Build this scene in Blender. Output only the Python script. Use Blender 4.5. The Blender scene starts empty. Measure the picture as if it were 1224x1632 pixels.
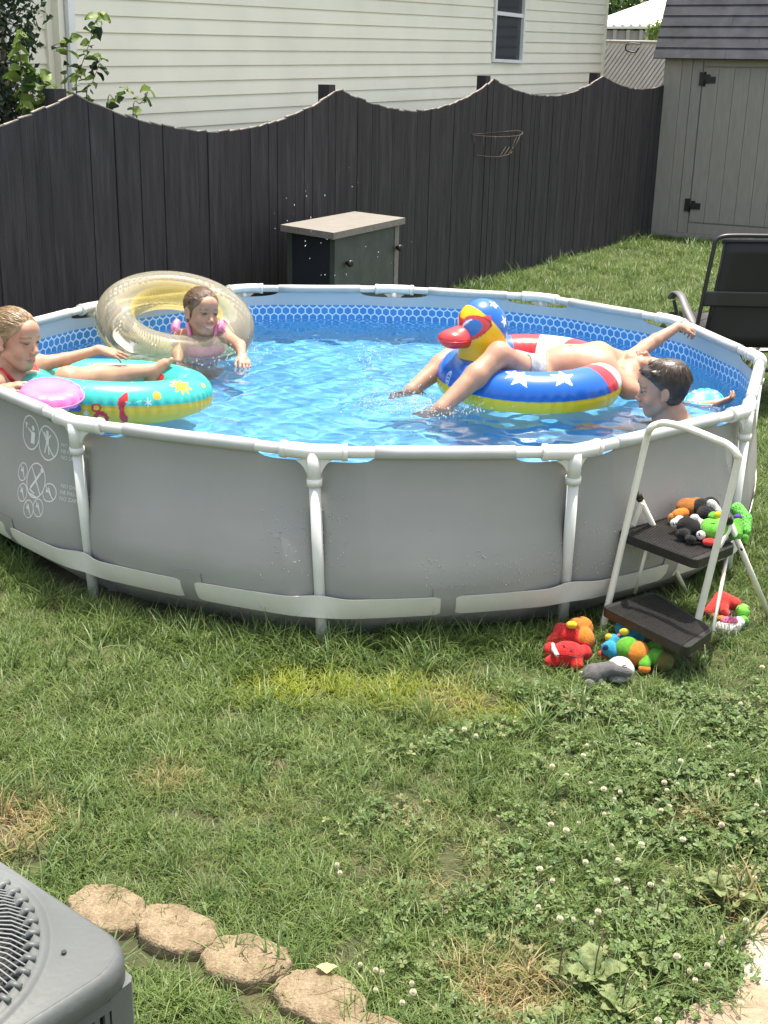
import bpy, bmesh, math, random
import numpy as np
from mathutils import Vector, Matrix
R = math.radians
S = bpy.context.scene
COL = S.collection
random.seed(7)
rng = np.random.default_rng(11)

# ------------------------------------------------------------------ camera
CAMF, PITCH, ROLL = 1988.02, 0.33408, 0.022985
CX, CY, CZ, YAW = 0.041675, -5.85571, 1.90726, -0.010165
cp, sp = math.cos(PITCH), math.sin(PITCH)
c_, s_ = math.cos(YAW), math.sin(YAW)
FWD = np.array([-s_ * cp, c_ * cp, -sp]); RT0 = np.array([c_, s_, 0.0]); UP0 = np.cross(RT0, FWD)
RT = RT0 * math.cos(ROLL) + UP0 * math.sin(ROLL)
UPV = -RT0 * math.sin(ROLL) + UP0 * math.cos(ROLL)
CAM = np.array([CX, CY, CZ])
cd = bpy.data.cameras.new('camera'); co = bpy.data.objects.new('camera', cd); COL.objects.link(co)
co.matrix_world = Matrix(((RT[0], UPV[0], -FWD[0], CX), (RT[1], UPV[1], -FWD[1], CY), (RT[2], UPV[2], -FWD[2], CZ), (0, 0, 0, 1)))
cd.sensor_fit = 'VERTICAL'; cd.sensor_height = 36; cd.lens = 36 * CAMF / 1632
cd.clip_start = 0.05; cd.clip_end = 1000
S.camera = co

# ------------------------------------------------------------------ light
SUN_EL = R(78); SUN_H = np.array([0.42, 0.9075])
w = bpy.data.worlds.new('World'); S.world = w; w.use_nodes = True
wn = w.node_tree.nodes; wn.clear()
sky = wn.new('ShaderNodeTexSky'); sky.sky_type = 'NISHITA'; sky.sun_disc = False
sky.sun_elevation = SUN_EL; sky.sun_rotation = math.atan2(SUN_H[0], SUN_H[1]); sky.dust_density = 2.5; sky.air_density = 1.0
bg = wn.new('ShaderNodeBackground'); bg.inputs[1].default_value = 0.15
wo = wn.new('ShaderNodeOutputWorld')
tn = wn.new('ShaderNodeMix'); tn.data_type = 'RGBA'; tn.blend_type = 'MULTIPLY'; tn.inputs[0].default_value = 1; tn.inputs[7].default_value = (1.22, 1.03, .80, 1)   # hazy, milky daylight
w.node_tree.links.new(sky.outputs[0], tn.inputs[6]); w.node_tree.links.new(tn.outputs[2], bg.inputs[0]); w.node_tree.links.new(bg.outputs[0], wo.inputs[0])
sl = bpy.data.lights.new('sun', 'SUN'); sl.energy = 2.85; sl.angle = R(0.53); sl.color = (1.0, 0.95, 0.86)
so = bpy.data.objects.new('sun', sl); COL.objects.link(so)
sd = Vector((SUN_H[0] * math.cos(SUN_EL), SUN_H[1] * math.cos(SUN_EL), math.sin(SUN_EL)))
so.rotation_euler = sd.to_track_quat('Z', 'Y').to_euler(); so.location = (0, 0, 20)
vs = S.view_settings; vs.view_transform = 'Standard'; vs.look = 'None'; vs.gamma = 1; vs.use_curve_mapping = False
vs.exposure = 1.58
S.cycles.max_bounces = 10; S.cycles.transparent_max_bounces = 24; S.cycles.diffuse_bounces = 4

# ------------------------------------------------------------------ pixel rays (measuring aid: a photo pixel to a place in the world)
def _ray(x, y): return FWD + RT * (x - 612) / CAMF - UPV * (y - 816) / CAMF
def P(x, y, Y):
    d = _ray(x, y); return CAM + d * ((Y - CAM[1]) / d[1])
def PZ(x, y, z):
    d = _ray(x, y); return CAM + d * ((z - CAM[2]) / d[2])
def PL(x, y, A, dr, off=0.0):       # on the upright plane through A along dr
    n = np.array([-dr[1], dr[0], 0.0]); d = _ray(x, y)
    a = np.array([A[0], A[1], 0.0]) + n * off
    return CAM + d * (np.dot(n, a - CAM) / np.dot(n, d))
def nrm(v):
    v = np.asarray(v, float); return v / (np.linalg.norm(v) + 1e-12)
V3 = lambda *a: np.array(a, float)

# ------------------------------------------------------------------ object helpers
ORG = {}
def org(o): return ORG.get(o.name, np.zeros(3)) if o is not None else np.zeros(3)
def thing(name, label, cat, loc=(0, 0, 0), group=None, kind=None):
    o = bpy.data.objects.new(name, None); COL.objects.link(o); o.location = tuple(loc); o.empty_display_size = .1
    ORG[o.name] = np.array(loc, float); tag(o, label, cat, group, kind); return o
def tag(o, label=None, cat=None, group=None, kind=None):
    if label: o['label'] = label
    if cat: o['category'] = cat
    if group: o['group'] = group
    if kind: o['kind'] = kind
    return o
def link(name, me, m, parent=None, loc=None, label=None):
    """world-space mesh to an object; local origin at the parent's base, or at loc when top level"""
    o = bpy.data.objects.new(name, me); COL.objects.link(o)
    base = org(parent) if parent is not None else (np.array(loc, float) if loc is not None else np.zeros(3))
    if np.abs(base).sum() > 0:
        n = len(me.vertices); a = np.empty(n * 3, np.float32); me.vertices.foreach_get('co', a)
        a = (a.reshape(-1, 3) - base).astype(np.float32); me.vertices.foreach_set('co', a.ravel())
    if parent is not None: o.parent = parent
    else: o.location = tuple(base)
    ORG[o.name] = base
    if m is not None and len(me.materials) == 0:
        for q in (m if isinstance(m, (list, tuple)) else [m]): me.materials.append(q)
    if label: o['label'] = label
    return o
def smooth(me, on=True):
    me.polygons.foreach_set('use_smooth', [on] * len(me.polygons)); me.update()
class MB:
    def __init__(s): s.v = []; s.f = []; s.sm = []
    def add(s, vs_, fs, sm=False):
        n = len(s.v); s.v += [tuple(map(float, p)) for p in vs_]
        for f in fs: s.f.append(tuple(i + n for i in f)); s.sm.append(sm)
    def hexa(s, p):                 # 8 corners: 0-3 bottom ring, 4-7 top ring
        s.add(p, [(3, 2, 1, 0), (4, 5, 6, 7), (0, 1, 5, 4), (1, 2, 6, 5), (2, 3, 7, 6), (3, 0, 4, 7)])
    def box(s, c, ax, ay, az):      # centre and half-axis vectors
        c, ax, ay, az = map(np.asarray, (c, ax, ay, az))
        s.hexa([c - ax - ay - az, c + ax - ay - az, c + ax + ay - az, c - ax + ay - az, c - ax - ay + az, c + ax - ay + az, c + ax + ay + az, c - ax + ay + az])
    def tube(s, pts, r, n=10, closed=False, cap=True, sm=True):
        pts = [np.asarray(p, float) for p in pts]; m = len(pts)
        rr = r if hasattr(r, '__len__') else [r] * m
        vs_, fs = [], []; u = None
        for i in range(m):
            if closed: t = nrm(pts[(i + 1) % m] - pts[i - 1])
            else: t = nrm(pts[min(i + 1, m - 1)] - pts[max(i - 1, 0)])
            if u is None:
                u = np.cross(t, [0, 0, 1]) if abs(t[2]) < .9 else np.cross(t, [1, 0, 0])
            u = nrm(u - t * np.dot(u, t)); v = np.cross(t, u)
            for k in range(n):
                a = 2 * math.pi * k / n; vs_.append(pts[i] + (u * math.cos(a) + v * math.sin(a)) * rr[i])
        for i in range(m if closed else m - 1):
            j = (i + 1) % m
            for k in range(n): fs.append((i * n + k, i * n + (k + 1) % n, j * n + (k + 1) % n, j * n + k))
        n0 = len(s.v); s.add(vs_, fs, sm)
        if cap and not closed:
            s.f.append(tuple(n0 + k for k in reversed(range(n)))); s.sm.append(False)
            s.f.append(tuple(n0 + (m - 1) * n + k for k in range(n))); s.sm.append(False)
    def prism(s, poly, d, sm=False):   # polygon (3D points) extruded along vector d
        n = len(poly); d = np.asarray(d, float); a = [np.asarray(p, float) for p in poly]
        s.add(a + [p + d for p in a], [tuple(reversed(range(n))), tuple(range(n, 2 * n))] + [(i, (i + 1) % n, n + (i + 1) % n, n + i) for i in range(n)], sm)
    def grid(s, G, sm=True, closed=False):   # G[i][j] points
        ni, nj = len(G), len(G[0]); fs = []
        for i in range(ni if closed else ni - 1):
            for j in range(nj - 1): fs.append((i * nj + j, ((i + 1) % ni) * nj + j, ((i + 1) % ni) * nj + j + 1, i * nj + j + 1))
        s.add([p for row in G for p in row], fs, sm)
    def slab(s, G, d):              # thin sheet: smooth faces, crisp border
        ni, nj = len(G), len(G[0]); d = np.asarray(d)
        H = [[p + d for p in row] for row in G]; s.grid(H); s.grid(G)
        loop = [(i, 0) for i in range(ni)] + [(ni - 1, j) for j in range(1, nj)] + [(i, nj - 1) for i in range(ni - 2, -1, -1)] + [(0, j) for j in range(nj - 2, 0, -1)]
        n = len(loop); s.add([G[i][j] for i, j in loop] + [H[i][j] for i, j in loop], [(k, (k + 1) % n, n + (k + 1) % n, n + k) for k in range(n)])
    def mesh(s, name, fixn=True):
        me = bpy.data.meshes.new(name); me.from_pydata(s.v, [], s.f)
        me.polygons.foreach_set('use_smooth', s.sm)
        if fixn:
            bm = bmesh.new(); bm.from_mesh(me); bmesh.ops.recalc_face_normals(bm, faces=bm.faces); bm.to_mesh(me); bm.free()
        me.update(); return me
    def build(s, name, m, parent=None, loc=None, label=None, fixn=True):
        return link(name, s.mesh(name, fixn), m, parent, loc, label)
def bez(pts, n=12):                 # Catmull-Rom through points
    pts = [np.asarray(p, float) for p in pts]; out = []
    for i in range(len(pts) - 1):
        p0 = pts[max(i - 1, 0)]; p1 = pts[i]; p2 = pts[i + 1]; p3 = pts[min(i + 2, len(pts) - 1)]
        for k in range(n):
            t = k / n
            out.append(.5 * ((2 * p1) + (-p0 + p2) * t + (2 * p0 - 5 * p1 + 4 * p2 - p3) * t * t + (-p0 + 3 * p1 - 3 * p2 + p3) * t ** 3))
    out.append(pts[-1]); return out

# ------------------------------------------------------------------ materials
def mat(name, base, rough=.6, var=0.0, vscale=8.0, bump=0.0, bscale=60.0, alt=None, altscale=3.0, altpos=(.45, .6), spec=.5, coat=0.0, metal=0.0,
        attr=None, translu=0.0, stretch=None, sss=0.0, detail=6, sheen=0.0, each=0.0):
    m = bpy.data.materials.new(name); m.use_nodes = True; nt = m.node_tree; N = nt.nodes; L = nt.links
    b = N['Principled BSDF']; b.inputs['Roughness'].default_value = rough; b.inputs['Specular IOR Level'].default_value = spec
    b.inputs['Coat Weight'].default_value = coat; b.inputs['Metallic'].default_value = metal; b.inputs['Sheen Weight'].default_value = sheen
    base = (*base, 1) if len(base) == 3 else base
    tc = N.new('ShaderNodeTexCoord'); vec = tc.outputs['Object']
    if stretch:
        mp = N.new('ShaderNodeMapping'); mp.inputs['Scale'].default_value = stretch; L.new(vec, mp.inputs[0]); vec = mp.outputs[0]
    src = None
    if attr:
        at = N.new('ShaderNodeAttribute'); at.attribute_name = attr; src = at.outputs['Color']
    def noise(sc, det=detail):
        n = N.new('ShaderNodeTexNoise'); n.inputs['Scale'].default_value = sc; n.inputs['Detail'].default_value = det; L.new(vec, n.inputs['Vector']); return n
    if alt is not None:
        n = noise(altscale); rp = N.new('ShaderNodeMapRange'); rp.inputs[1].default_value, rp.inputs[2].default_value = altpos
        L.new(n.outputs[0], rp.inputs[0]); mx = N.new('ShaderNodeMix'); mx.data_type = 'RGBA'
        L.new(rp.outputs[0], mx.inputs[0]); mx.inputs[6].default_value = base; mx.inputs[7].default_value = (*alt, 1)
        if src: L.new(src, mx.inputs[6])
        src = mx.outputs[2]
    if var > 0:
        n = noise(vscale); rp = N.new('ShaderNodeMapRange'); rp.inputs[1].default_value = .25; rp.inputs[2].default_value = .75
        rp.inputs[3].default_value = 1 - var; rp.inputs[4].default_value = 1 + var; L.new(n.outputs[0], rp.inputs[0])
        mx = N.new('ShaderNodeMix'); mx.data_type = 'RGBA'; mx.blend_type = 'MULTIPLY'; mx.inputs[0].default_value = 1
        cm = N.new('ShaderNodeCombineColor'); [L.new(rp.outputs[0], cm.inputs[i]) for i in range(3)]
        mx.inputs[6].default_value = base
        if src: L.new(src, mx.inputs[6])
        L.new(cm.outputs[0], mx.inputs[7]); src = mx.outputs[2]
    if each > 0:                    # every board its own shade
        oi = N.new('ShaderNodeObjectInfo'); rp = N.new('ShaderNodeMapRange'); rp.inputs[3].default_value = 1 - each; rp.inputs[4].default_value = 1 + each; L.new(oi.outputs['Random'], rp.inputs[0])
        mx = N.new('ShaderNodeMix'); mx.data_type = 'RGBA'; mx.blend_type = 'MULTIPLY'; mx.inputs[0].default_value = 1; cm = N.new('ShaderNodeCombineColor'); [L.new(rp.outputs[0], cm.inputs[i]) for i in range(3)]
        mx.inputs[6].default_value = base
        if src: L.new(src, mx.inputs[6])
        L.new(cm.outputs[0], mx.inputs[7]); src = mx.outputs[2]
    if src: L.new(src, b.inputs['Base Color'])
    else: b.inputs['Base Color'].default_value = base
    if bump > 0:
        n = noise(bscale); bp = N.new('ShaderNodeBump'); bp.inputs['Strength'].default_value = bump; bp.inputs['Distance'].default_value = .01
        L.new(n.outputs[0], bp.inputs['Height']); L.new(bp.outputs[0], b.inputs['Normal'])
    if sss > 0:
        b.inputs['Subsurface Weight'].default_value = sss; b.inputs['Subsurface Radius'].default_value = (.012, .005, .003); b.inputs['Subsurface Scale'].default_value = 1
    if translu > 0:
        tr = N.new('ShaderNodeBsdfTranslucent'); ms = N.new('ShaderNodeMixShader'); ms.inputs[0].default_value = translu
        if src: L.new(src, tr.inputs[0])
        else: tr.inputs[0].default_value = base
        L.new(b.outputs[0], ms.inputs[1]); L.new(tr.outputs[0], ms.inputs[2]); L.new(ms.outputs[0], N['Material Output'].inputs[0])
    return m

M = {}
M['soil'] = mat('soil', (.045, .050, .019), .95, .35, 9, .8, 60, alt=(.07, .06, .03), altscale=2.2)
M['dirt'] = mat('bare_dirt', (.20, .13, .075), .95, .3, 25, .8, 90)
M['concrete'] = mat('concrete', (.26, .20, .135), .9, .30, 40, .7, 120, alt=(.40, .36, .30), altscale=7, altpos=(.5, .62))
M['fence'] = mat('fence_stain', (.033, .030, .034), .8, .42, 3, .6, 22, stretch=(9, 9, .8), spec=.35, each=.16, alt=(.050, .046, .052), altscale=2.6, altpos=(.56, .78))
M['fence_raw'] = mat('weathered_wood_end', (.26, .23, .20), .9, .35, 40, .4, 60)
M['siding'] = mat('vinyl_siding', (.85, .81, .67), .5, .06, 2, .10, 12, spec=.35, each=.02)
M['whitetrim'] = mat('white_trim', (.80, .80, .78), .45, .05, 6)
M['shed'] = mat('shed_paint', (.275, .25, .228), .75, .10, 5, .25, 30, stretch=(5, 5, 1))
M['shingle'] = mat('roof_shingle', (.045, .048, .058), .9, .45, 5, .6, 160)
M['blackmetal'] = mat('black_metal', (.012, .012, .013), .45, .1, 20)
M['leg'] = mat('pool_leg_plastic', (.66, .66, .63), .42, .05, 12, spec=.5)
M['sleeve'] = mat('vinyl_sleeve', (.42, .43, .43), .5, .05, 12)
M['wall'] = mat('grey_vinyl', (.285, .282, .272), .48, .07, 3, .22, 9, spec=.45, alt=(.21, .205, .185), altscale=26, altpos=(.70, .86))
M['strap'] = mat('strap_vinyl', (.62, .60, .55), .55, .06, 10, .08, 20)
M['print'] = mat('pale_print', (.62, .63, .62), .6)
M['cabwood'] = mat('weathered_board', (.175, .165, .145), .85, .22, 7, .35, 40, stretch=(1, 6, 6))
M['cabdark'] = mat('green_grey_paint', (.050, .062, .055), .7, .25, 6, .25, 30)
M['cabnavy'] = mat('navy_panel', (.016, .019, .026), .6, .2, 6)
M['stoolwhite'] = mat('cream_enamel', (.72, .69, .60), .35, .05, 20, spec=.5)
M['stoolblack'] = mat('black_tread_plastic', (.016, .015, .014), .42, .25, 30, .25, 90)
M['acgrey'] = mat('condenser_paint', (.108, .121, .121), .5, .14, 6, .08, 90, alt=(.078, .088, .088), altscale=3.5)
M['acdark'] = mat('condenser_inside', (.02, .02, .02), .7)
M['acwire'] = mat('guard_wire', (.17, .185, .185), .5)
M['stone'] = mat('edging_stone', (.225, .175, .108), .92, .34, 150, .75, 170, alt=(.17, .127, .075), altscale=22)
M['chairblack'] = mat('black_tube', (.014, .014, .016), .38)
M['leaf'] = mat('leaf_green', (.055, .11, .025), .5, .35, 20, translu=.35, spec=.4)
M['leafyoung'] = mat('leaf_young', (.16, .24, .05), .5, .3, 20, translu=.4, spec=.4)
M['leafdark'] = mat('leaf_dark', (.022, .042, .018), .5, .4, 8, translu=.25, spec=.4)
M['stem'] = mat('stem_green', (.11, .10, .05), .7, .2, 30)
M['bark'] = mat('bark', (.09, .07, .05), .9, .3, 20, .6, 40)
M['clover'] = mat('clover_leaf', (.060, .125, .035), .55, .3, 30, translu=.3)
M['petal'] = mat('clover_petal', (.68, .65, .52), .8, .25, 90, translu=.3)
M['weed'] = mat('broad_weed_leaf', (.10, .155, .06), .6, .3, 14, .5, 60, translu=.3, alt=(.15, .19, .07), altscale=18)
M['metalroof'] = mat('pale_metal_roof', (.72, .69, .62), .5, .08, 2)
M['greywall'] = mat('grey_metal_wall', (.36, .34, .31), .7, .08, 3)
M['slat'] = mat('fence_slat', (.55, .51, .46), .6, .1, 6)
M['hair_d'] = None

def tint_mat(name, colour, rough, translu=0.0, coat=0.0, var=.06):
    return mat(name, colour, rough, var, 12, coat=coat, translu=translu)

def hexliner():
    m = bpy.data.materials.new('liner_print'); m.use_nodes = True; nt = m.node_tree; N = nt.nodes; L = nt.links
    b = N['Principled BSDF']; b.inputs['Roughness'].default_value = .4
    uv = N.new('ShaderNodeUVMap'); uv.uv_map = 'UVMap'; sx = N.new('ShaderNodeSeparateXYZ'); L.new(uv.outputs[0], sx.inputs[0])
    def mth(op, a, b_=None, c=None):
        n = N.new('ShaderNodeMath'); n.operation = op
        for i, q in enumerate((a, b_, c)):
            if q is None: continue
            if isinstance(q, (int, float)): n.inputs[i].default_value = q
            else: L.new(q, n.inputs[i])
        return n.outputs[0]
    sz = .047
    px = mth('DIVIDE', sx.outputs[0], sz); py = mth('DIVIDE', sx.outputs[1], sz)
    def cell(ox, oy):
        ax = mth('SUBTRACT', mth('FLOORED_MODULO', mth('SUBTRACT', px, ox), 1.0), .5)
        ay = mth('SUBTRACT', mth('FLOORED_MODULO', mth('SUBTRACT', py, oy), 1.7320508), .8660254)
        ax = mth('ABSOLUTE', ax); ay = mth('ABSOLUTE', ay)
        return mth('MAXIMUM', mth('ADD', mth('MULTIPLY', ax, .5), mth('MULTIPLY', ay, .8660254)), ax)
    d = mth('MINIMUM', cell(0, 0), cell(.5, .8660254))
    line = mth('SMOOTH_MIN', 1.0, mth('MULTIPLY', mth('MAXIMUM', mth('SUBTRACT', d, .40), 0.0), 25.0), .01)
    def mix(f, a, b2):
        n = N.new('ShaderNodeMix'); n.data_type = 'RGBA'
        L.new(f, n.inputs[0])
        for i, q in ((6, a), (7, b2)):
            if isinstance(q, tuple): n.inputs[i].default_value = (*q, 1)
            else: L.new(q, n.inputs[i])
        return n.outputs[2]
    ns = N.new('ShaderNodeTexNoise'); ns.inputs['Scale'].default_value = 5; L.new(uv.outputs[0], ns.inputs['Vector'])
    fill = mix(ns.outputs[0], (.045, .19, .50), (.08, .28, .62))
    hexc = mix(line, fill, (.62, .74, .86))
    flo = mix(ns.outputs[0], (.115, .365, .63), (.15, .42, .68))
    z = sx.outputs[1]
    c1 = mix(mth('GREATER_THAN', z, .405), flo, hexc)
    c2 = mix(mth('GREATER_THAN', z, .606), c1, (.40, .45, .50))
    L.new(c2, b.inputs['Base Color'])
    return m
M['liner'] = hexliner()

def watermat():
    m = bpy.data.materials.new('pool_water'); m.use_nodes = True; nt = m.node_tree; N = nt.nodes; L = nt.links; N.clear()
    out = N.new('ShaderNodeOutputMaterial'); g = N.new('ShaderNodeBsdfGlass'); g.inputs['Color'].default_value = (.88, .97, .99, 1); g.inputs['IOR'].default_value = 1.33; g.inputs['Roughness'].default_value = 0.0
    L.new(g.outputs[0], out.inputs[0]); return m
M['water'] = watermat()

def clearmat(name, tint, dens, white, rough=.06):
    """thin transparent vinyl: tinted see-through film, a little milky, shiny, denser at grazing angles"""
    m = bpy.data.materials.new(name); m.use_nodes = True; nt = m.node_tree; N = nt.nodes; L = nt.links; N.clear()
    out = N.new('ShaderNodeOutputMaterial'); tr = N.new('ShaderNodeBsdfTransparent'); tr.inputs[0].default_value = (*tint, 1)
    df = N.new('ShaderNodeBsdfDiffuse'); df.inputs[0].default_value = (*white, 1); tl = N.new('ShaderNodeBsdfTranslucent'); tl.inputs[0].default_value = (*white, 1)
    a = N.new('ShaderNodeMixShader'); a.inputs[0].default_value = .5; L.new(df.outputs[0], a.inputs[1]); L.new(tl.outputs[0], a.inputs[2])
    lw = N.new('ShaderNodeLayerWeight'); lw.inputs[0].default_value = .25
    mr = N.new('ShaderNodeMapRange'); mr.inputs[3].default_value = dens; mr.inputs[4].default_value = min(1, dens + .38); L.new(lw.outputs['Facing'], mr.inputs[0])
    b = N.new('ShaderNodeMixShader'); L.new(mr.outputs[0], b.inputs[0]); L.new(tr.outputs[0], b.inputs[1]); L.new(a.outputs[0], b.inputs[2])
    gl = N.new('ShaderNodeBsdfGlossy'); gl.inputs['Roughness'].default_value = rough; fr = N.new('ShaderNodeFresnel'); fr.inputs[0].default_value = 1.45
    c = N.new('ShaderNodeMixShader'); L.new(fr.outputs[0], c.inputs[0]); L.new(b.outputs[0], c.inputs[1]); L.new(gl.outputs[0], c.inputs[2])
    L.new(c.outputs[0], out.inputs[0]); return m
M['clear'] = clearmat('clear_vinyl', (.99, .98, .90), .17, (.95, .90, .72))
M['yellowclear'] = clearmat('yellow_tinted_vinyl', (.98, .88, .48), .50, (.96, .80, .32))
M['mesh'] = clearmat('black_mesh_fabric', (.5, .5, .5), .86, (.018, .018, .02), .5)
M['drop'] = clearmat('water_drop', (.95, .97, 1), .60, (.93, .95, .96), .05)
M['glass'] = mat('window_glass', (.05, .055, .06), .06, spec=.8)
M['windowdark'] = mat('window_dark_room', (.035, .038, .04), .6)

# ------------------------------------------------------------------ ground
def in_poly(p, poly):
    x, y = p; c = False; n = len(poly)
    for i in range(n):
        x1, y1 = poly[i]; x2, y2 = poly[i - 1]
        if (y1 > y) != (y2 > y) and x < (x2 - x1) * (y - y1) / (y2 - y1) + x1: c = not c
    return c
gb = MB(); gb.add([(-300, -300, 0), (300, -300, 0), (300, 300, 0), (-300, 300, 0)], [(0, 1, 2, 3)])
tag(gb.build('ground', M['soil']), kind='structure')
path_px = [(1075, 1640), (1090, 1612), (1130, 1596), (1166, 1604), (1186, 1560), (1180, 1515), (1194, 1478), (1235, 1462)]
pathpoly = [tuple(PZ(x, y, .006)[:2]) for x, y in path_px] + [(1.35, -3.35), (1.6, -4.6), (.7, -4.6)]
pb = MB(); pb.prism([(x, y, .004) for x, y in pathpoly], (0, 0, .012))
tag(pb.build('concrete_path', M['concrete']), kind='structure')

# ------------------------------------------------------------------ fence
FA = np.array([-1.85, 1.75]); FB = np.array([3.65, 10.97]); FD = (FB - FA) / np.linalg.norm(FB - FA); FN = np.array([-FD[1], FD[0]])   # FN points away from the yard
def fpt(t, z, off=0.0): q = FA + FD * t + FN * off; return V3(q[0], q[1], z)
FL = np.linalg.norm(FB - FA)
PK = [(-2.70, 1.72), (.155, 1.79), (3.06, 1.835), (5.78, 1.935), (8.60, 2.0), (11.4, 2.05)]
TR = [(-1.2, 1.52), (1.6, 1.55), (4.45, 1.66), (7.2, 1.78), (10.0, 1.86)]
def ftop(t):
    for i in range(len(PK) - 1):
        if PK[i][0] <= t <= PK[i + 1][0]:
            a, b = PK[i], PK[i + 1]; u = (t - a[0]) / (b[0] - a[0]); zt = TR[i][1]; lin = a[1] * (1 - u) + b[1] * u
            dip = (a[1] + b[1]) / 2 - zt
            return lin - dip * math.sin(math.pi * u) ** .85
    return 1.7
fence = thing('wooden_fence', 'tall dark stained board fence with scalloped top behind the pool', 'fence', fpt(3, 0))
t = -2.75; pi_ = 0
while t < FL - .02:
    wd = random.uniform(.102, .124); t2 = min(t + wd, FL)
    lift = random.uniform(-.003, .005); tilt = random.uniform(-.004, .004); th = .017
    b = MB(); a0, a1 = t + .002, t2 - random.uniform(.000, .004)
    z0, z1 = ftop(a0) + random.uniform(-.008, .006), ftop(a1) + random.uniform(-.008, .006); zm = ftop((a0 + a1) / 2)
    o1 = -lift
    b.hexa([fpt(a0, .02, o1 - th), fpt(a1, .02, o1 - th + tilt), fpt(a1, .02, o1 + tilt), fpt(a0, .02, o1),
            fpt(a0, z0 - .006, o1 - th), fpt(a1, z1 - .006, o1 - th + tilt), fpt(a1, z1 - .006, o1 + tilt), fpt(a0, z0 - .006, o1)])
    o = b.build('picket', M['fence'], fence)
    b = MB(); b.hexa([fpt(a0 + .001, z0 - .0055, o1 - th + .001), fpt(a1 - .001, z1 - .0055, o1 - th + tilt + .001), fpt(a1 - .001, z1 - .0055, o1 + tilt - .001), fpt(a0 + .001, z0 - .0055, o1 - .001),
            fpt(a0 + .001, z0, o1 - th + .001), fpt(a1 - .001, z1 + .002, o1 - th + tilt + .001), fpt(a1 - .001, z1, o1 + tilt - .001), fpt(a0 + .001, z0 + .003, o1 - .001)])
    b.build('cut_end', M['fence_raw'], o)
    t = t2; pi_ += 1
for (tp, zp) in PK[:5]:
    b = MB(); q = fpt(tp - .085, (zp + .022) / 2, .055); b.box(q, V3(FD[0], FD[1], 0) * .048, V3(FN[0], FN[1], 0) * .048, V3(0, 0, (zp + .022) / 2))
    b.build('post', M['fence'], fence)
for zr in (.3, .95, 1.4):
    b = MB(); b.box(fpt((FL - 2.7) / 2, zr, .028), V3(FD[0], FD[1], 0) * (FL + 2.7) / 2, V3(FN[0], FN[1], 0) * .018, V3(0, 0, .045)); b.build('rail', M['fence'], fence)

# wire planter basket on the fence
bk = thing('wire_basket', 'rusty wire planter basket hooked on the dark fence', 'basket', PL(790, 248, FA, FD, -.03))
def fw(px, py, off): return PL(px, py, FA, FD, -off)
bm_ = MB()
bm_.tube(bez([fw(752, 215, .025), fw(790, 218, .11), fw(826, 216, .12), fw(833, 211, .08), fw(824, 208, .025)], 6), .0032, 6)
bm_.tube([fw(752, 214, .025), fw(826, 208, .025)], .0032, 6); bm_.build('rim', M['bark'], bk)
bm_ = MB(); bm_.tube(bez([fw(757, 247, .025), fw(788, 250, .10), fw(808, 247, .11), fw(815, 243, .06), fw(816, 241, .025)], 6), .0028, 6); bm_.build('base_ring', M['bark'], bk)
for a, b2 in (((771, 216, .07), (771, 248, .07)), ((790, 217, .10), (790, 249, .09)), ((806, 234, .03), (797, 249, .09)), ((812, 234, .03), (803, 248, .09)), ((818, 234, .03), (809, 247, .08)), ((755, 215, .03), (758, 247, .03)), ((824, 216, .12), (812, 246, .1)), ((831, 212, .06), (816, 243, .05))):
    bm_ = MB(); bm_.tube([fw(*a), fw(*b2)], .0026, 5); bm_.build('wire', M['bark'], bk)

# ------------------------------------------------------------------ house
hd = nrm([math.sin(R(33.2)), math.cos(R(33.2))]); hn = np.array([-hd[1], hd[0]])
HA = PL(190, 105, (FA + FN * 1.35), FD)[:2]            # a point of the wall 1.35 m behind the fence
def hpt(u, z, off=0.0): q = HA + hd * u + hn * off; return V3(q[0], q[1], z)
def hu(px, py): return np.dot(PL(px, py, HA, hd)[:2] - HA, hd)
U0, U1 = hu(100, 40), hu(963, 60)
z0h = PL(190, 105, HA, hd)[2]; z1h = PL(955, 99.7, HA, hd)[2]; slope = (z1h - z0h) / (hu(955, 99) - hu(190, 105))
ehw = PL(190, 105 - 26.3, HA, hd)[2] - z0h
house = thing('vinyl_sided_house', 'cream vinyl sided neighbouring house rising behind the dark fence', 'house', hpt(3, 0))
for (ua, ub_, oa) in ((U0 - .05, U1 - .01, .06), (U0 - 2.6, U0 - .051, .14)):
    b = MB(); b.hexa([hpt(ua, 0, oa), hpt(ub_, 0, oa), hpt(ub_, 0, 7), hpt(ua, 0, 7), hpt(ua, 3.3, oa), hpt(ub_, 3.3, oa), hpt(ub_, 3.3, 7), hpt(ua, 3.3, 7)]); b.build('wall', M['siding'], house)
wl, wr = hu(784, 60), hu(832, 60); wzb = PL(808, 100, HA, hd)[2]; wzm = PL(810, 23, HA, hd)[2]; wzt = wzb + 1.15
def course(u0, u1, k, off0=0.0, sl=slope):
    zb = z0h + k * ehw; zt = zb + ehw + .012
    b = MB(); f = lambda u, z, o: hpt(u, z + sl * u, o + off0)
    b.hexa([f(u0, zb, -.016), f(u1, zb, -.016), f(u1, zb, .05), f(u0, zb, .05), f(u0, zt, -.0005), f(u1, zt, -.0005), f(u1, zt, .05), f(u0, zt, .05)])
    b.build('siding_board', M['siding'], house)
for k in range(-9, 10):
    zb = z0h + k * ehw + slope * wl
    if zb > wzb - .03 and zb < wzt:
        course(U0 + .07, wl - .012, k); course(wr + .012, U1 - .05, k)
    else:
        j = U0 + (U1 - U0) * random.choice([.28, .4, .55, .66])
        course(U0 + .07, j, k); course(j + .0015, U1 - .05, k, random.uniform(.001, .002))
for k in range(-9, 10): course(U0 - 2.5, U0 - .108, k, .08, 0.0)
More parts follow.
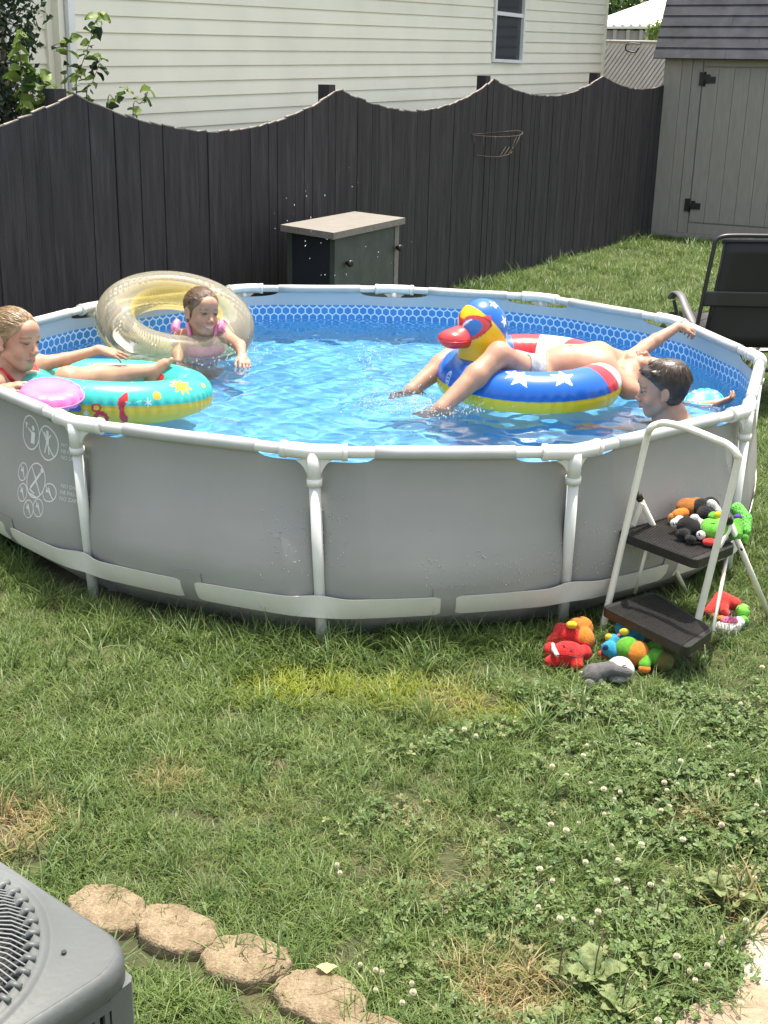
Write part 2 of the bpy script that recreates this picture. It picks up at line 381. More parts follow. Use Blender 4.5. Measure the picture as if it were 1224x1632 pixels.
def upright(u0, u1, o0, o1, m, nm, zt=3.25):
    b = MB(); b.hexa([hpt(u0, 0, o0), hpt(u1, 0, o0), hpt(u1, 0, o1), hpt(u0, 0, o1), hpt(u0, zt, o0), hpt(u1, zt, o0), hpt(u1, zt, o1), hpt(u0, zt, o1)]); return b.build(nm, m, house)
upright(U0 - .108, U0 - .057, .045, .139, M['siding'], 'corner_trim'); upright(U0 - .056, U0 - .003, -.02, .0595, M['siding'], 'corner_trim')
upright(U0 + .004, U0 + .066, -.06, .0, M['whitetrim'], 'downspout')
upright(U1 - .05, U1, -.03, .05, M['siding'], 'corner_trim')
uL = hu(26, 40); upright(uL - .06, uL + .01, .04, .139, M['whitetrim'], 'corner_trim')
win = MB(); 
for (a0, a1, c0, c1) in ((wl, wl + .035, wzb, wzt), (wr - .035, wr, wzb, wzt), (wl + .035, wr - .035, wzb, wzb + .035), (wl + .035, wr - .035, wzt - .035, wzt)):
    win.hexa([hpt(a0, c0, -.035), hpt(a1, c0, -.035), hpt(a1, c0, .03), hpt(a0, c0, .03), hpt(a0, c1, -.035), hpt(a1, c1, -.035), hpt(a1, c1, .03), hpt(a0, c1, .03)])
window = win.build('window', M['whitetrim'], house)
b = MB(); b.hexa([hpt(wl + .0355, wzm - .02, -.022), hpt(wr - .0355, wzm - .02, -.022), hpt(wr - .0355, wzm - .02, .02), hpt(wl + .0355, wzm - .02, .02), hpt(wl + .0355, wzm + .02, -.022), hpt(wr - .0355, wzm + .02, -.022), hpt(wr - .0355, wzm + .02, .02), hpt(wl + .0355, wzm + .02, .02)])
b.build('sash_rail', M['whitetrim'], window)
for (c0, c1) in ((wzb + .036, wzm - .021), (wzm + .021, wzt - .036)):
    b = MB(); b.hexa([hpt(wl + .036, c0, .004), hpt(wr - .036, c0, .004), hpt(wr - .036, c0, .012), hpt(wl + .036, c0, .012), hpt(wl + .036, c1, .004), hpt(wr - .036, c1, .004), hpt(wr - .036, c1, .012), hpt(wl + .036, c1, .012)])
    b.build('pane', M['glass'], window)
b = MB(); b.prism([hpt(U0 - 2.9, 3.3, -.35), hpt(U0 - 2.9, 3.3, 7.4), hpt(U0 - 2.9, 5.2, 3.5)], np.append(hd * (U1 - U0 + 3.2), 0)); b.build('roof', M['shingle'], house)

# ------------------------------------------------------------------ shed
SA = np.array([3.655, 10.95]); sdv = nrm([.885, -.466]); sn = np.array([-sdv[1], sdv[0]])
def spt(u, z, off=0.0): q = SA + sdv * u + sn * off; return V3(q[0], q[1], z)
def su(px, py): return np.dot(PL(px, py, SA, sdv)[:2] - SA, sdv)
def sz_(px, py): return PL(px, py, SA, sdv)[2]
shed = thing('garden_shed', 'grey brown garden shed with dark shingled barn roof beside the fence', 'shed', spt(1.5, 0))
SW = 3.0; ZE = sz_(1100, 85)
def sbox(u0, u1, z0, z1, o0, o1, nm, m, par):
    b = MB(); b.hexa([spt(u0, z0, o0), spt(u1, z0, o0), spt(u1, z0, o1), spt(u0, z0, o1), spt(u0, z1, o0), spt(u1, z1, o0), spt(u1, z1, o1), spt(u0, z1, o1)]); return b.build(nm, m, par)
sbox(.0, SW, .03, ZE, .03, 2.6, 'wall', M['shed'], shed)
uT = su(1078, 200) ; zTop = sz_(1078, 93); zBot = sz_(1060, 368) - .02
sbox(-.01, uT, .02, ZE - .001, -.004, .028, 'trim_board', M['shed'], shed)
sbox(uT + .002, SW, zTop, ZE - .001, -.004, .028, 'trim_board', M['shed'], shed)
sbox(uT + .002, SW, .02, max(.09, zBot - .03), -.004, .028, 'trim_board', M['shed'], shed)
uD = su(1122, 110); uD0 = uD; zD1 = sz_(1140, 108); zD0 = sz_(1105, 354)
zb_ = max(.09, zBot - .03) + .003
n = 2
for i in range(n):
    u0 = uT + .003 + (uD - .012 - uT) * i / n; u1 = uT + (uD - .012 - uT) * (i + 1) / n - .004
    sbox(u0, u1, zb_, zTop - .003, .008, .028, 'siding_panel', M['shed'], shed)
sbox(uD - .004, SW, zD1 + .016, zTop - .003, .008, .028, 'siding_panel', M['shed'], shed)
sbox(uD - .004, SW, zb_, zD0 - .016, .008, .028, 'siding_panel', M['shed'], shed)
door = sbox(uD, uD + 1.55, zD0, zD1, .017, .0285, 'door', M['shed'], shed)
for i in range(8):
    sbox(uD + .002 + i * .193, uD + (i + 1) * .193 - .0028, zD0 + .002, zD1 - .002, .004, .0165, 'door_board', M['shed'], door)
for (hx, hy) in ((1128, 126), (1104, 327)):
    u = su(hx, hy); z = sz_(hx, hy); b = MB()
    for (a0, a1, c0, c1) in ((-.105, -.035, -.08, .08), (-.033, .03, -.055, .055), (.03, .10, -.05, .03)):
        b.hexa([spt(u + a0, z + c0, -.006), spt(u + a1, z + c0, -.006), spt(u + a1, z + c0, .004), spt(u + a0, z + c0, .004), spt(u + a0, z + c1, -.006), spt(u + a1, z + c1, -.006), spt(u + a1, z + c1, .004), spt(u + a0, z + c1, .004)])
    b.tube([spt(u - .034, z - .085, -.012), spt(u - .034, z + .085, -.012)], .012, 8); b.build('hinge', M['blackmetal'], door)
# gambrel roof: steep lower slope made of courses
ra = R(62); ud = -.13
for i in range(7):
    l0, l1 = i * .145 - .06, (i + 1) * .145 - .04
    for j in range(3):
        jo = [0, .9 + .37 * (i % 3), 1.95 + .41 * (i % 2), SW + .2]; u0, u1 = ud + jo[j], ud + jo[j + 1] - .003
        e = .011; o = lambda l, h: (-.09 + l * math.cos(ra) - h * math.sin(ra), ZE - .02 + l * math.sin(ra) + h * math.cos(ra))
        (a0, za), (a1, zb), (a2, zc), (a3, zd) = o(l0, .016 + e), o(l1, .016), o(l0, .004), o(l1, .003)
        b = MB(); b.hexa([spt(u0, zc, a2), spt(u1, zc, a2), spt(u1, zd, a3), spt(u0, zd, a3), spt(u0, za, a0), spt(u1, za, a0), spt(u1, zb, a1), spt(u0, zb, a1)]); b.build('shingle_course', M['shingle'], shed)
l = 7 * .145 - .05; ya, za = -.09 + l * math.cos(ra), ZE - .02 + l * math.sin(ra)
b = MB(); b.prism([spt(ud, ZE - .03, -.09), spt(ud, za, ya), spt(ud, za + .55, 1.3), spt(ud, za, 2.7 - ya), spt(ud, ZE - .03, 2.75)], np.append(sdv * (SW + .2), 0)); b.build('roof', M['shingle'], shed)

# ------------------------------------------------------------------ far things between house and shed
LA = np.array([5.6, 17.0]); ld = nrm([1.0, -.12])
chain = thing('slatted_fence', 'pale chain link fence filled with slanting privacy slats', 'fence', PL(1010, 150, LA, ld) * V3(1, 1, 0))
def lp(px, py, off=0.0): return PL(px, py, LA, ld, -off)
for i in range(60):
    xb = 830 + i * 7.0
    p0, p1 = lp(xb, 190), lp(xb + 88, 66)
    # clip the slat to the fence's top and foot
    z0, z1 = .15, lp(1000, 66)[2]
    f0 = (z0 - p0[2]) / (p1[2] - p0[2]); f1 = (z1 - p0[2]) / (p1[2] - p0[2]); q0 = p0 + (p1 - p0) * f0; q1 = p0 + (p1 - p0) * f1
    b = MB(); dv = V3(ld[0], ld[1], 0) * .026; nn = V3(-ld[1], ld[0], 0) * .004
    b.hexa([q0 - dv - nn, q0 + dv - nn, q0 + dv + nn, q0 - dv + nn, q1 - dv - nn, q1 + dv - nn, q1 + dv + nn, q1 - dv + nn]); b.build('slat', M['slat'], chain)
b = MB(); zt = lp(1000, 66)[2]
for zz in (zt, .2): b.tube([lp(930, 66, .02) * V3(1, 1, 0) + V3(0, 0, zz), lp(1090, 66, .02) * V3(1, 1, 0) + V3(0, 0, zz)], .02, 8)
b.build('top_rail', M['greywall'], chain)
b = MB(); b.box((lp(925, 66, -.03) + lp(1140, 66, -.03)) / 2 * V3(1, 1, 0) + V3(0, 0, zt / 2), V3(ld[0], ld[1], 0) * 1.7, V3(-ld[1], ld[0], 0) * .003, V3(0, 0, zt / 2 - .02)); b.build('backing', M['greywall'], chain)
bar = thing('metal_outbuilding', 'grey metal outbuilding with pale ribbed roof beyond the slatted fence', 'building', V3(9, 22, 0))
BA = np.array([6.0, 21.0])
def bp_(px, py, off=0.0): return PL(px, py, BA, ld, -off)
zt = bp_(1000, 48)[2]; e0, e1 = bp_(940, 48), bp_(1130, 48); u = V3(ld[0], ld[1], 0); nb = V3(-ld[1], ld[0], 0)
b = MB(); c = (e0 + e1) / 2; b.box(V3(c[0], c[1], zt / 2) + nb * 2.5 + u * 1.2, u * 3.4, nb * 2.49, V3(0, 0, zt / 2 - .01)); b.build('wall', M['greywall'], bar)
for px in (980, 1001, 1022, 1043, 959):
    q = bp_(px, 48); b = MB(); b.box(V3(q[0], q[1], zt / 2) - nb * .04, u * .035, nb * .035, V3(0, 0, zt / 2)); b.build('post', M['greywall'], bar)
zl, zr_ = bp_(966, 40)[2], bp_(1064, 40)[2]
ridge = [bp_(950, 46), bp_(1130, 46)]
tl, tr_ = PL(966, 36, BA + np.array([0, 5.0]), ld), PL(1064, 1, BA + np.array([0, 5.0]), ld)
lo = (tl + V3(0, 0, 0)); hi = tl + (tr_ - tl) * 1.9
roof = MB(); roof.hexa([ridge[0] - nb * .1 + V3(0, 0, .0), ridge[1] - nb * .1, hi, lo - (tr_ - tl) * .25, ridge[0] - nb * .1 + V3(0, 0, .05), ridge[1] - nb * .1 + V3(0, 0, .05), hi + V3(0, 0, .05), lo - (tr_ - tl) * .25 + V3(0, 0, .05)])
rf = roof.build('roof', M['metalroof'], bar)
for i in range(14):
    f = i / 13; a = ridge[0] - nb * .1 + (ridge[1] - ridge[0]) * f + V3(0, 0, .055); c2 = lo - (tr_ - tl) * .25 + (hi - lo + (tr_ - tl) * .25) * f + V3(0, 0, .055)
    b = MB(); b.tube([a, c2], .035, 6); b.build('roof_rib', M['metalroof'], rf)
b = MB(); b.tube([lo - (tr_ - tl) * .25 + V3(0, 0, .06), hi + V3(0, 0, .06)], .09, 6); b.build('roof_trim', M['whitetrim'], bar)

# leaves ---------------------------------------------------------------
def leaf_mesh(name, m, L=.07, W=.03, fold=.25):
    b = MB(); ys = [0, .3, .6, 1.0]; ws = [.12, 1, .8, 0]
    pts = []
    for y, w_ in zip(ys, ws): pts += [(-W * w_, y * L, fold * W * w_), (0, y * L, -.08 * L * y * y * 3), (W * w_, y * L, fold * W * w_)]
    fs = []
    for i in range(3):
        for j in range(2): fs.append((i * 3 + j, i * 3 + j + 1, i * 3 + j + 4, i * 3 + j + 3))
    b.add(pts, fs, True); me = b.mesh(name, False); me.materials.append(m); return me
LEAF = {k: leaf_mesh('leaf_' + k, M[k2]) for k, k2 in (('green', 'leaf'), ('young', 'leafyoung'), ('dark', 'leafdark'))}
def leaf_at(parent, me, pos, dr, size, roll=0.0, up=(0, 0, 1)):
    o = bpy.data.objects.new('leaf', me); COL.objects.link(o); o.parent = parent
    d = nrm(dr); x = np.cross(d, np.array(up, float)); x = nrm(x) if np.linalg.norm(x) > 1e-3 else V3(1, 0, 0); z = np.cross(x, d)
    x2 = x * math.cos(roll) + z * math.sin(roll); z2 = np.cross(x2, d); q = np.asarray(pos) - org(parent)
    o.matrix_local = Matrix(((x2[0] * size, d[0] * size, z2[0] * size, q[0]), (x2[1] * size, d[1] * size, z2[1] * size, q[1]), (x2[2] * size, d[2] * size, z2[2] * size, q[2]), (0, 0, 0, 1)))
    ORG[o.name] = np.asarray(pos); return o
def leafcloud(name, m, parent, centre, rad, n, size, seed, gaps=.0, loc=None):
    """a crown of many separate leaf faces gathered in clumps"""
    r = np.random.default_rng(seed); nc = max(6, n // 90)
    cc = r.normal(size=(nc, 3)); cc = cc / np.linalg.norm(cc, axis=1)[:, None] * r.uniform(.25, 1, (nc, 1)) ** .6
    b = MB(); vs_, fs = [], []
    for i in range(n):
        c = cc[r.integers(nc)] + r.normal(size=3) * .20; p = np.asarray(centre) + c * rad
        d = nrm(r.normal(size=3) + V3(0, 0, -.4)); x = nrm(np.cross(d, r.normal(size=3))); s = size * r.uniform(.6, 1.3)
        k = len(vs_); z = np.cross(x, d) * .15
        vs_ += [p, p + d * s * .5 + x * s * .28 + z * s, p + d * s, p + d * s * .5 - x * s * .28 + z * s]; fs.append((k, k + 1, k + 2, k + 3))
    b.add(vs_, fs, False); return b.build(name, m, parent, loc, fixn=False)

# dark evergreen mass beside the house (left edge)
FA2 = FA + FN * .45
c0 = PL(-2, 60, FA + FN * .8, FD)
tree = thing('evergreen_tree', 'dark leafy tree crowding the corner of the cream house', 'tree', V3(c0[0], c0[1], 0))
b = MB(); b.tube([V3(c0[0], c0[1], 0), V3(c0[0] + .03, c0[1], 1.2), V3(c0[0] - .02, c0[1] + .03, 2.4)], [.07, .05, .03], 8); b.build('trunk', M['bark'], tree)
leafcloud('crown', M['leafdark'], tree, V3(c0[0] - .12, c0[1] - .02, 2.05), V3(.36, .36, .95), 5200, .055, 5)
# climbing shoots above the fence
def shoot(label, px, lv, yng=.5, off=.14, sz=1.0, seed=1):
    r = random.Random(seed); pts = [PL(x, y, FA, FD, off) for x, y in px]
    root = thing('climbing_plant', label, 'plant', pts[0] * V3(1, 1, 0), 'leafy shoots rising over the fence')
    g = pts[0].copy(); g[2] = .02
    b = MB(); cv = bez([g, (g + pts[0]) / 2 + V3(.02, 0, 0)] + pts, 6); b.tube(cv, [max(.0016, .006 * (1 - i / len(cv))) for i in range(len(cv))], 6); b.build('stem', M['stem'], root)
    cv2 = bez(pts, 12)
    for i in range(lv):
        f = (i + .5) / lv; p = cv2[int(f * (len(cv2) - 1))]; a = i * 2.4 + r.uniform(-.5, .5)
        d = V3(math.cos(a), math.sin(a) * .8, r.uniform(-1.0, .5)); k = 'young' if r.random() < yng or f > .85 else ('green' if r.random() < .6 else 'dark')
        leaf_at(root, LEAF[k], p, d, sz * r.uniform(.6, 1.4), r.uniform(-1.1, 1.1))
    return root
shoot('tallest green shoot over the fence, leafing in front of the siding', [(122, 150), (128, 112), (142, 70), (152, 35), (163, 17)], 24, .45, seed=1)
shoot('leaning green shoot beside the tallest one, close to the downspout', [(138, 165), (148, 130), (157, 105), (160, 85)], 16, .35, seed=2)
shoot('upright thin shoot with paired leaves in front of the white downspout', [(104, 150), (107, 110), (108, 70), (112, 62)], 15, .55, seed=3)
shoot('short shoot with a bright tip leaf, farthest along the fence', [(212, 182), (224, 165), (234, 150), (240, 138)], 10, .35, seed=4, sz=.8)
shoot('low ragged sprig in the dip of the fence', [(172, 170), (184, 160), (194, 148), (203, 137)], 11, .5, seed=5, sz=.8)
shoot('bright yellow green bushy sprig on the fence top near the dark tree', [(48, 190), (60, 170), (72, 162), (86, 160)], 22, .95, seed=6, sz=1.0)
shoot('pale leafy shoot climbing in front of the narrow white corner strip', [(38, 200), (34, 130), (32, 80), (35, 45)], 26, .6, seed=7, sz=1.1)
shoot('drooping leafy shoot between the dark tree and the corner trim', [(52, 190), (52, 140), (44, 112), (60, 120), (75, 135)], 24, .35, seed=8, sz=1.1)
# shrub and tree far behind
c1 = PL(1050, 66, LA, ld, .3)
sh = thing('small_tree', 'small light green tree growing through the slatted fence by the shed', 'tree', c1 * V3(1, 1, 0))
b = MB(); b.tube(bez([c1 * V3(1, 1, 0), PL(1027, 118, LA, ld, .25), PL(1021, 85, LA, ld, .25), c1], 5), .018, 6); b.build('trunk', M['bark'], sh)
leafcloud('crown', M['leafyoung'], sh, PL(1046, 62, LA, ld, .3), V3(.30, .2, .26), 420, .085, 9)
b = MB(); b.tube(bez([PL(1022, 70, LA, ld, -.1), PL(1000, 70, LA, ld, -.1), PL(998, 80, LA, ld, -.1), PL(1012, 83, LA, ld, -.1), PL(1018, 76, LA, ld, -.1)], 6), .014, 6)
tag(b.build('coiled_cable', M['blackmetal'], None, PL(1010, 76, LA, ld, -.1)), 'grey cable loop hanging on the slatted fence', 'cable')
c2 = V3(10.5, 40, 0)
q = PL(985, 0, np.array([10.5, 40.0]), np.array([1.0, 0.0]))
bt = thing('leafy_tree', 'big green tree far beyond the outbuilding roof', 'tree', V3(q[0], q[1], 0))
b = MB(); b.tube([V3(q[0], q[1], 0), V3(q[0], q[1], 4)], [.3, .2], 8); b.build('trunk', M['bark'], bt)
leafcloud('crown', M['leaf'], bt, V3(q[0], q[1], 4.6), V3(2.4, 2.0, 2.6), 3800, .32, 10)

# ------------------------------------------------------------------ cabinet behind the pool
cz = .93
kl, kb, kr, kf = (PZ(*q, cz) for q in ((447, 358), (565, 338), (646, 347), (532, 371)))
kb = kl + kr - kf + (kb - (kl + kr - kf)) * .3
cab = thing('storage_cabinet', 'green grey wooden cabinet with pale weathered top against the dark fence', 'cabinet', ((kl + kr) / 2) * V3(1, 1, 0))
ctr = (kl + kr) / 2
def kp(p, z, s=1.0): q = ctr + (p - ctr) * s; return V3(q[0], q[1], z)
b = MB(); b.hexa([kp(kf, cz - .045), kp(kr, cz - .045), kp(kb, cz - .045), kp(kl, cz - .045), kp(kf, cz), kp(kr, cz), kp(kb, cz), kp(kl, cz)]); b.build('top', M['cabwood'], cab)
i1, i2, i3, i4 = kp(kf, 0, .9), kp(kr, 0, .9), kp(kb, 0, .9), kp(kl, 0, .9)
def kq(a, c, zz): return V3(*(i1 + (i2 - i1) * a + (i4 - i1) * c)[:2], zz)      # a along the front, c to the far left side
def kbox(a0, a1, c0, c1, z0, z1, nm, m):
    b = MB(); b.hexa([kq(a0, c0, z0), kq(a1, c0, z0), kq(a1, c1, z0), kq(a0, c1, z0), kq(a0, c0, z1), kq(a1, c0, z1), kq(a1, c1, z1), kq(a0, c1, z1)]); return b.build(nm, m, cab)
zt = cz - .048
for (a, c) in ((0, 0), (.93, 0), (0, .90), (.93, .90)): kbox(a, a + .07, c, c + .10, 0, zt, 'leg', M['cabwood'] if a > .5 else M['cabdark'])
kbox(.071, .929, .012, .04, .05, zt, 'front_panel', M['cabdark'])
kbox(.071, .929, .94, .97, .05, zt, 'back_panel', M['cabdark'])
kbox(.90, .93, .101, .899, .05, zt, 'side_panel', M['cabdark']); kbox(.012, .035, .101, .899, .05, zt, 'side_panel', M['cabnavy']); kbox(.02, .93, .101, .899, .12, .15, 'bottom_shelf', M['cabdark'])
for a, zz in ((.17, .70), (.955, .72)):
    q = kq(a, 0, zz); d = nrm(i1 - i4); b = MB()
    b.tube([q + d * -.0, q + d * .02, q + d * .03, q + d * .05, q + d * .056], [.012, .012, .024, .024, .015], 10); b.build('knob', M['blackmetal'], cab)

# ------------------------------------------------------------------ pool
ZR = .703
RIMPX = dict(A=(118, 674), B=(499, 721), C=(917, 721), D=(1192, 655), E=(1213, 572), F=(1077, 511), G=(864, 474), H=(628.6, 461), I=(388, 459.6), J=(148, 489))
RV = [PZ(*RIMPX[k], ZR) for k in 'ABCDEFGHIJ']
RV += [V3(1.83 * math.cos(-2.178 + i * math.pi / 6), 1.83 * math.sin(-2.178 + i * math.pi / 6), ZR) for i in (10, 11)]
LB = {0: PZ(150, 952, 0), 1: PZ(513.5, 1028, 0), 2: PZ(896, 997, 0)}
NV = 12
pool = thing('frame_pool', 'round above ground frame pool with grey vinyl wall and blue hexagon liner', 'pool', (0, 0, 0))
def outdir(i):
    return nrm(RV[i] * V3(1, 1, 0))
LEGB = [LB[i] * V3(1, 1, 0) if i in LB else RV[i] * V3(1, 1, 0) - outdir(i) * .01 for i in range(NV)]
SHP = [(0, -.40), (.05, .10), (.1, .55), (.16, .88), (.22, 1.0), (.28, .97), (.36, .74), (.44, .46), (.52, .24), (.60, .08), (.70, .0)]
def shp(z):
    for (a, fa), (b_, fb) in zip(SHP, SHP[1:]):
        if a <= z <= b_: u = (z - a) / (b_ - a); return fa + (fb - fa) * u
    return 0.0
def wallpt(i, s, z, off=0.0, tuck=1.0):
    """outer wall of panel i at fraction s and height z"""
    a, b_ = RV[i], RV[(i + 1) % NV]; la, lb = LEGB[i], LEGB[(i + 1) % NV]
    f = z / ZR; pa = la + (a * V3(1, 1, 0) - la) * f; pb_ = lb + (b_ * V3(1, 1, 0) - lb) * f
    q = pa + (pb_ - pa) * s; n = nrm(np.cross(b_ - a, [0, 0, 1]))
    e = min(s, 1 - s); k_ = min(1, e / .2); vo = nrm((a if s < .5 else b_) * V3(1, 1, 0)); n = nrm(n * k_ + vo * (1 - k_)); g = math.sin(math.pi * s) ** .25
    ins = -.045 * tuck * (1 - min(1, e / .2))
    if z < .12: ins -= .03 * (1 - z / .12)
    q = q + n * (ins + (.098 if i in (11, 0, 1, 2) else .055) * g * shp(z) + off); return V3(q[0], q[1], z)
def ztop(i, s):
    Ln = np.linalg.norm(RV[(i + 1) % NV] - RV[i]); d = min(s, 1 - s) * Ln; zt = ZR - .012
    if d < .205: return ZR - .021 - .022 * math.sqrt(max(0, 1 - (d / .205) ** 4))
    return zt - .012 * max(0, 1 - (d - .205) / .03) if d < .235 else zt
NS, NZ = 40, 22
ss = sorted(set([k / NS for k in range(NS + 1)] + [.17, .19, .2, .21, .22, .78, .79, .8, .81, .83]))
ow = MB(); il = MB(); ilu = []
u0 = 0.0
for i in range(NV):
    Ln = np.linalg.norm(RV[(i + 1) % NV] - RV[i])
    ow.grid([[wallpt(i, s, ztop(i, s) * k / NZ) for k in range(NZ + 1)] for s in ss])
    G = [[wallpt(i, s, .012 + (ztop(i, s) - .012) * k / NZ, -.005) for k in range(NZ + 1)] for s in ss]
    il.grid(G); ilu += [(u0 + s * Ln, .012 + (ztop(i, s) - .012) * k / NZ) for s in ss for k in range(NZ + 1)]
    u0 += round(Ln / .047) * .047
ow.build('outer_wall', M['wall'], pool)
n0 = len(il.v); ring = [wallpt(i, s, .012, -.005) for i in range(NV) for s in ss[:-1]]
il.add(ring + [V3(0, 0, .012)], [(k, (k + 1) % len(ring), len(ring)) for k in range(len(ring))]); ilu += [(p[0], .1 + 0 * p[1]) for p in ring] + [(0, .1)]
me = il.mesh('inner_liner', False); uvl = me.uv_layers.new(name='UVMap')
vi = np.empty(len(me.loops), np.int32); me.loops.foreach_get('vertex_index', vi); uvl.data.foreach_set('uv', np.array(ilu, np.float32)[vi].ravel())
link('inner_liner', me, M['liner'], pool)
# frame
for i in range(NV):
    a, b_ = RV[i], RV[(i + 1) % NV]; Ln = np.linalg.norm(b_ - a); d = (b_ - a) / Ln
    t = MB(); t.tube([a + d * .09, b_ - d * .09], .0205, 12); rt = t.build('rim_tube', M['leg'], pool)
    t = MB(); pts = [a + d * (.21 + (Ln - .42) * k / 6) + V3(0, 0, -.0015 * math.sin(math.pi * k / 6)) for k in range(7)]; t.tube(pts, .0245, 12); t.build('rim_sleeve', M['sleeve'], rt)
    dn = nrm(RV[i - 1] - a); t = MB()
    t.tube(bez([a + dn * .115, a + dn * .05 + V3(0, 0, .001), (a + (d + dn) * .012), a + d * .05 + V3(0, 0, .001), a + d * .115], 5), .0275, 14)
    for q in (dn, d): t.tube([a + q * .098, a + q * .117], .0305, 14)
    lb = LEGB[i]; ld_ = nrm(lb - a); c = a
    t.tube([c, c + ld_ * .105], .0245, 14); t.tube([c + ld_ * .092, c + ld_ * .118], .0275, 14)
    for q in (dn, d):       # gusset fillets under the tee
        hv = nrm(q - ld_ * np.dot(q, ld_)); prof = [c + ld_ * .02 + hv * .02, c + ld_ * .03 + hv * .062, c + ld_ * .04 + hv * .046, c + ld_ * .055 + hv * .034, c + ld_ * .075 + hv * .024]
        nn = np.cross(hv, ld_); t.prism([p - nn * .007 for p in prof], nn * .014)
    t.build('rim_joint', M['leg'], pool)
    t = MB(); t.tube([a + ld_ * .09, lb + V3(0, 0, .0)], .0205, 14); t.build('leg', M['leg'], pool)
    # strap around the foot of the leg
    rows = []; 
    out = outdir(i); zs = (.118, .196)
    def legp(z): return a + (lb - a) * ((ZR - z) / ZR)
    left = [(i - 1) % NV, [.53, .6, .7, .8, .9]]; right = [i, [.1, .2, .3, .4, .47]]
    zr = []
    for z in (.116, .157, .198):
        zr.append(bez([wallpt(left[0], q, z, .005, 0) for q in left[1]] + [legp(z) + out * .027] + [wallpt(i, q, z, .005, 0) for q in right[1]], 4))
    n = len(zr[0]); rows = []
    for k in range(n):
        e = min(k, n - 1 - k); f = .80 if e == 0 else (.93 if e == 1 else 1); c = zr[1][k]
        rows.append([c + (zr[0][k] - c) * f, c, c + (zr[2][k] - c) * f])
    t = MB(); t.slab(rows, out * .004); t.build('strap', M['strap'], pool)
    # tab between neighbouring straps
    t = MB(); rows = [[wallpt(i, s, z, .0035) for z in (.105, .135, .165, .195, .235)] for s in (.44, .48, .52, .56)]
    t.slab(rows, nrm((RV[i] + RV[(i + 1) % NV]) * V3(1, 1, 0)) * .003); t.build('strap_tab', M['wall'], pool)

# pale warning pictograms on the panel left of leg A (panel index 11)
def wsurf(px, py):
    """wall point of panel 11 seen at a photo pixel"""
    best = None
    d = _ray(px, py)
    for s in np.linspace(.05, .98, 94):
        pt = wallpt(11, s, .4); tt = (pt[0] - CAM[0]) / d[0] if abs(d[0]) > 1e-9 else 0
        q = CAM + d * tt; e = abs(q[1] - pt[1])
        if best is None or e < best[0]: best = (e, s, q[2])
    return best[1], best[2]
pr_s, pr_z = wsurf(46, 730); Ln11 = np.linalg.norm(RV[0] - RV[11])
def pp(u, v, off=.0012):             # metres from the pictogram block's centre
    return wallpt(11, pr_s + u / Ln11, pr_z + v, off)
prn = MB()
def ringp(cu, cv, r, wd=.006):
    n = 36; prn.grid([[pp(cu + math.cos(2 * math.pi * k / n) * rr, cv + math.sin(2 * math.pi * k / n) * rr) for rr in (r - wd, r)] for k in range(n)], closed=True)
def barp(u0, v0, u1, v1, wd=.005):
    d = nrm([u1 - u0, v1 - v0]); nx, ny = -d[1] * wd / 2, d[0] * wd / 2
    prn.grid([[pp(u0 + (u1 - u0) * f + nx, v0 + (v1 - v0) * f + ny), pp(u0 + (u1 - u0) * f - nx, v0 + (v1 - v0) * f - ny)] for f in np.linspace(0, 1, 6)])
def dotp(cu, cv, r): prn.grid([[pp(cu, cv), pp(cu + math.cos(2 * math.pi * k / 14) * r, cv + math.sin(2 * math.pi * k / 14) * r)] for k in range(15)])
RB = .068; RS = .036
for cu, cv in ((-.045, .085), (.085, .072)): ringp(cu, cv, RB)
ringp(.03, -.085, RB)
for cu, cv in ((-.075, -.075), (-.05, -.15), (.01, -.20), (.075, -.18), (.125, -.11)):
    ringp(cu, cv, RS, .0045); barp(cu - .024, cv + .024, cu + .024, cv - .024, .004); barp(cu - .006, cv + .018, cu + .01, cv - .01, .006); dotp(cu - .01, cv + .004, .006)
# adult watching a child
dotp(-.028, .105, .011); barp(-.028, .09, -.028, .045, .03); barp(-.04, .085, -.07, .098, .007); dotp(-.082, .112, .008); barp(-.09, .098, -.078, .10, .006)
# no jumping
dotp(.085, .11, .011); barp(.085, .10, .085, .065, .022); barp(.085, .085, .058, .108, .007); barp(.085, .085, .112, .108, .007); barp(.08, .07, .068, .03, .009); barp(.09, .07, .102, .03, .009); barp(.037, .12, .133, .024, .006)
# no diving
barp(-.018, -.037, .078, -.133, .006); barp(.055, -.05, .0, -.12, .011); dotp(.062, -.04, .010); barp(-.005, -.125, .035, -.135, .006); barp(.0, -.14, .05, -.145, .006); barp(.02, -.07, .04, -.10, .006)
prn.build('warning_print', M['print'], pool, fixn=False)
def texton(lines, u, v, size):
    for k, tx in enumerate(lines):
        cu = bpy.data.curves.new('t', 'FONT'); cu.body = tx; cu.size = size; cu.resolution_u = 2
        ob = bpy.data.objects.new('t', cu); me = bpy.data.meshes.new_from_object(ob.evaluated_get(bpy.context.evaluated_depsgraph_get()) if False else ob)
        bpy.data.objects.remove(ob)
        n = len(me.vertices); a = np.empty(n * 3, np.float32); me.vertices.foreach_get('co', a); a = a.reshape(-1, 3)
        me.vertices.foreach_set('co', np.array([pp(u + p[0], v - k * size * 1.15 + p[1]) for p in a], np.float32).ravel()); me.update()
        link('warning_text', me, M['print'], pool)
texton(['NO JUMPING', 'NE PAS SAUTER', 'NO SALTAR'], .165, .075, .021)
texton(['NO DIVING', 'NE PAS PLONGER', 'NO ZAMBULLIRSE'], .175, -.08, .021)

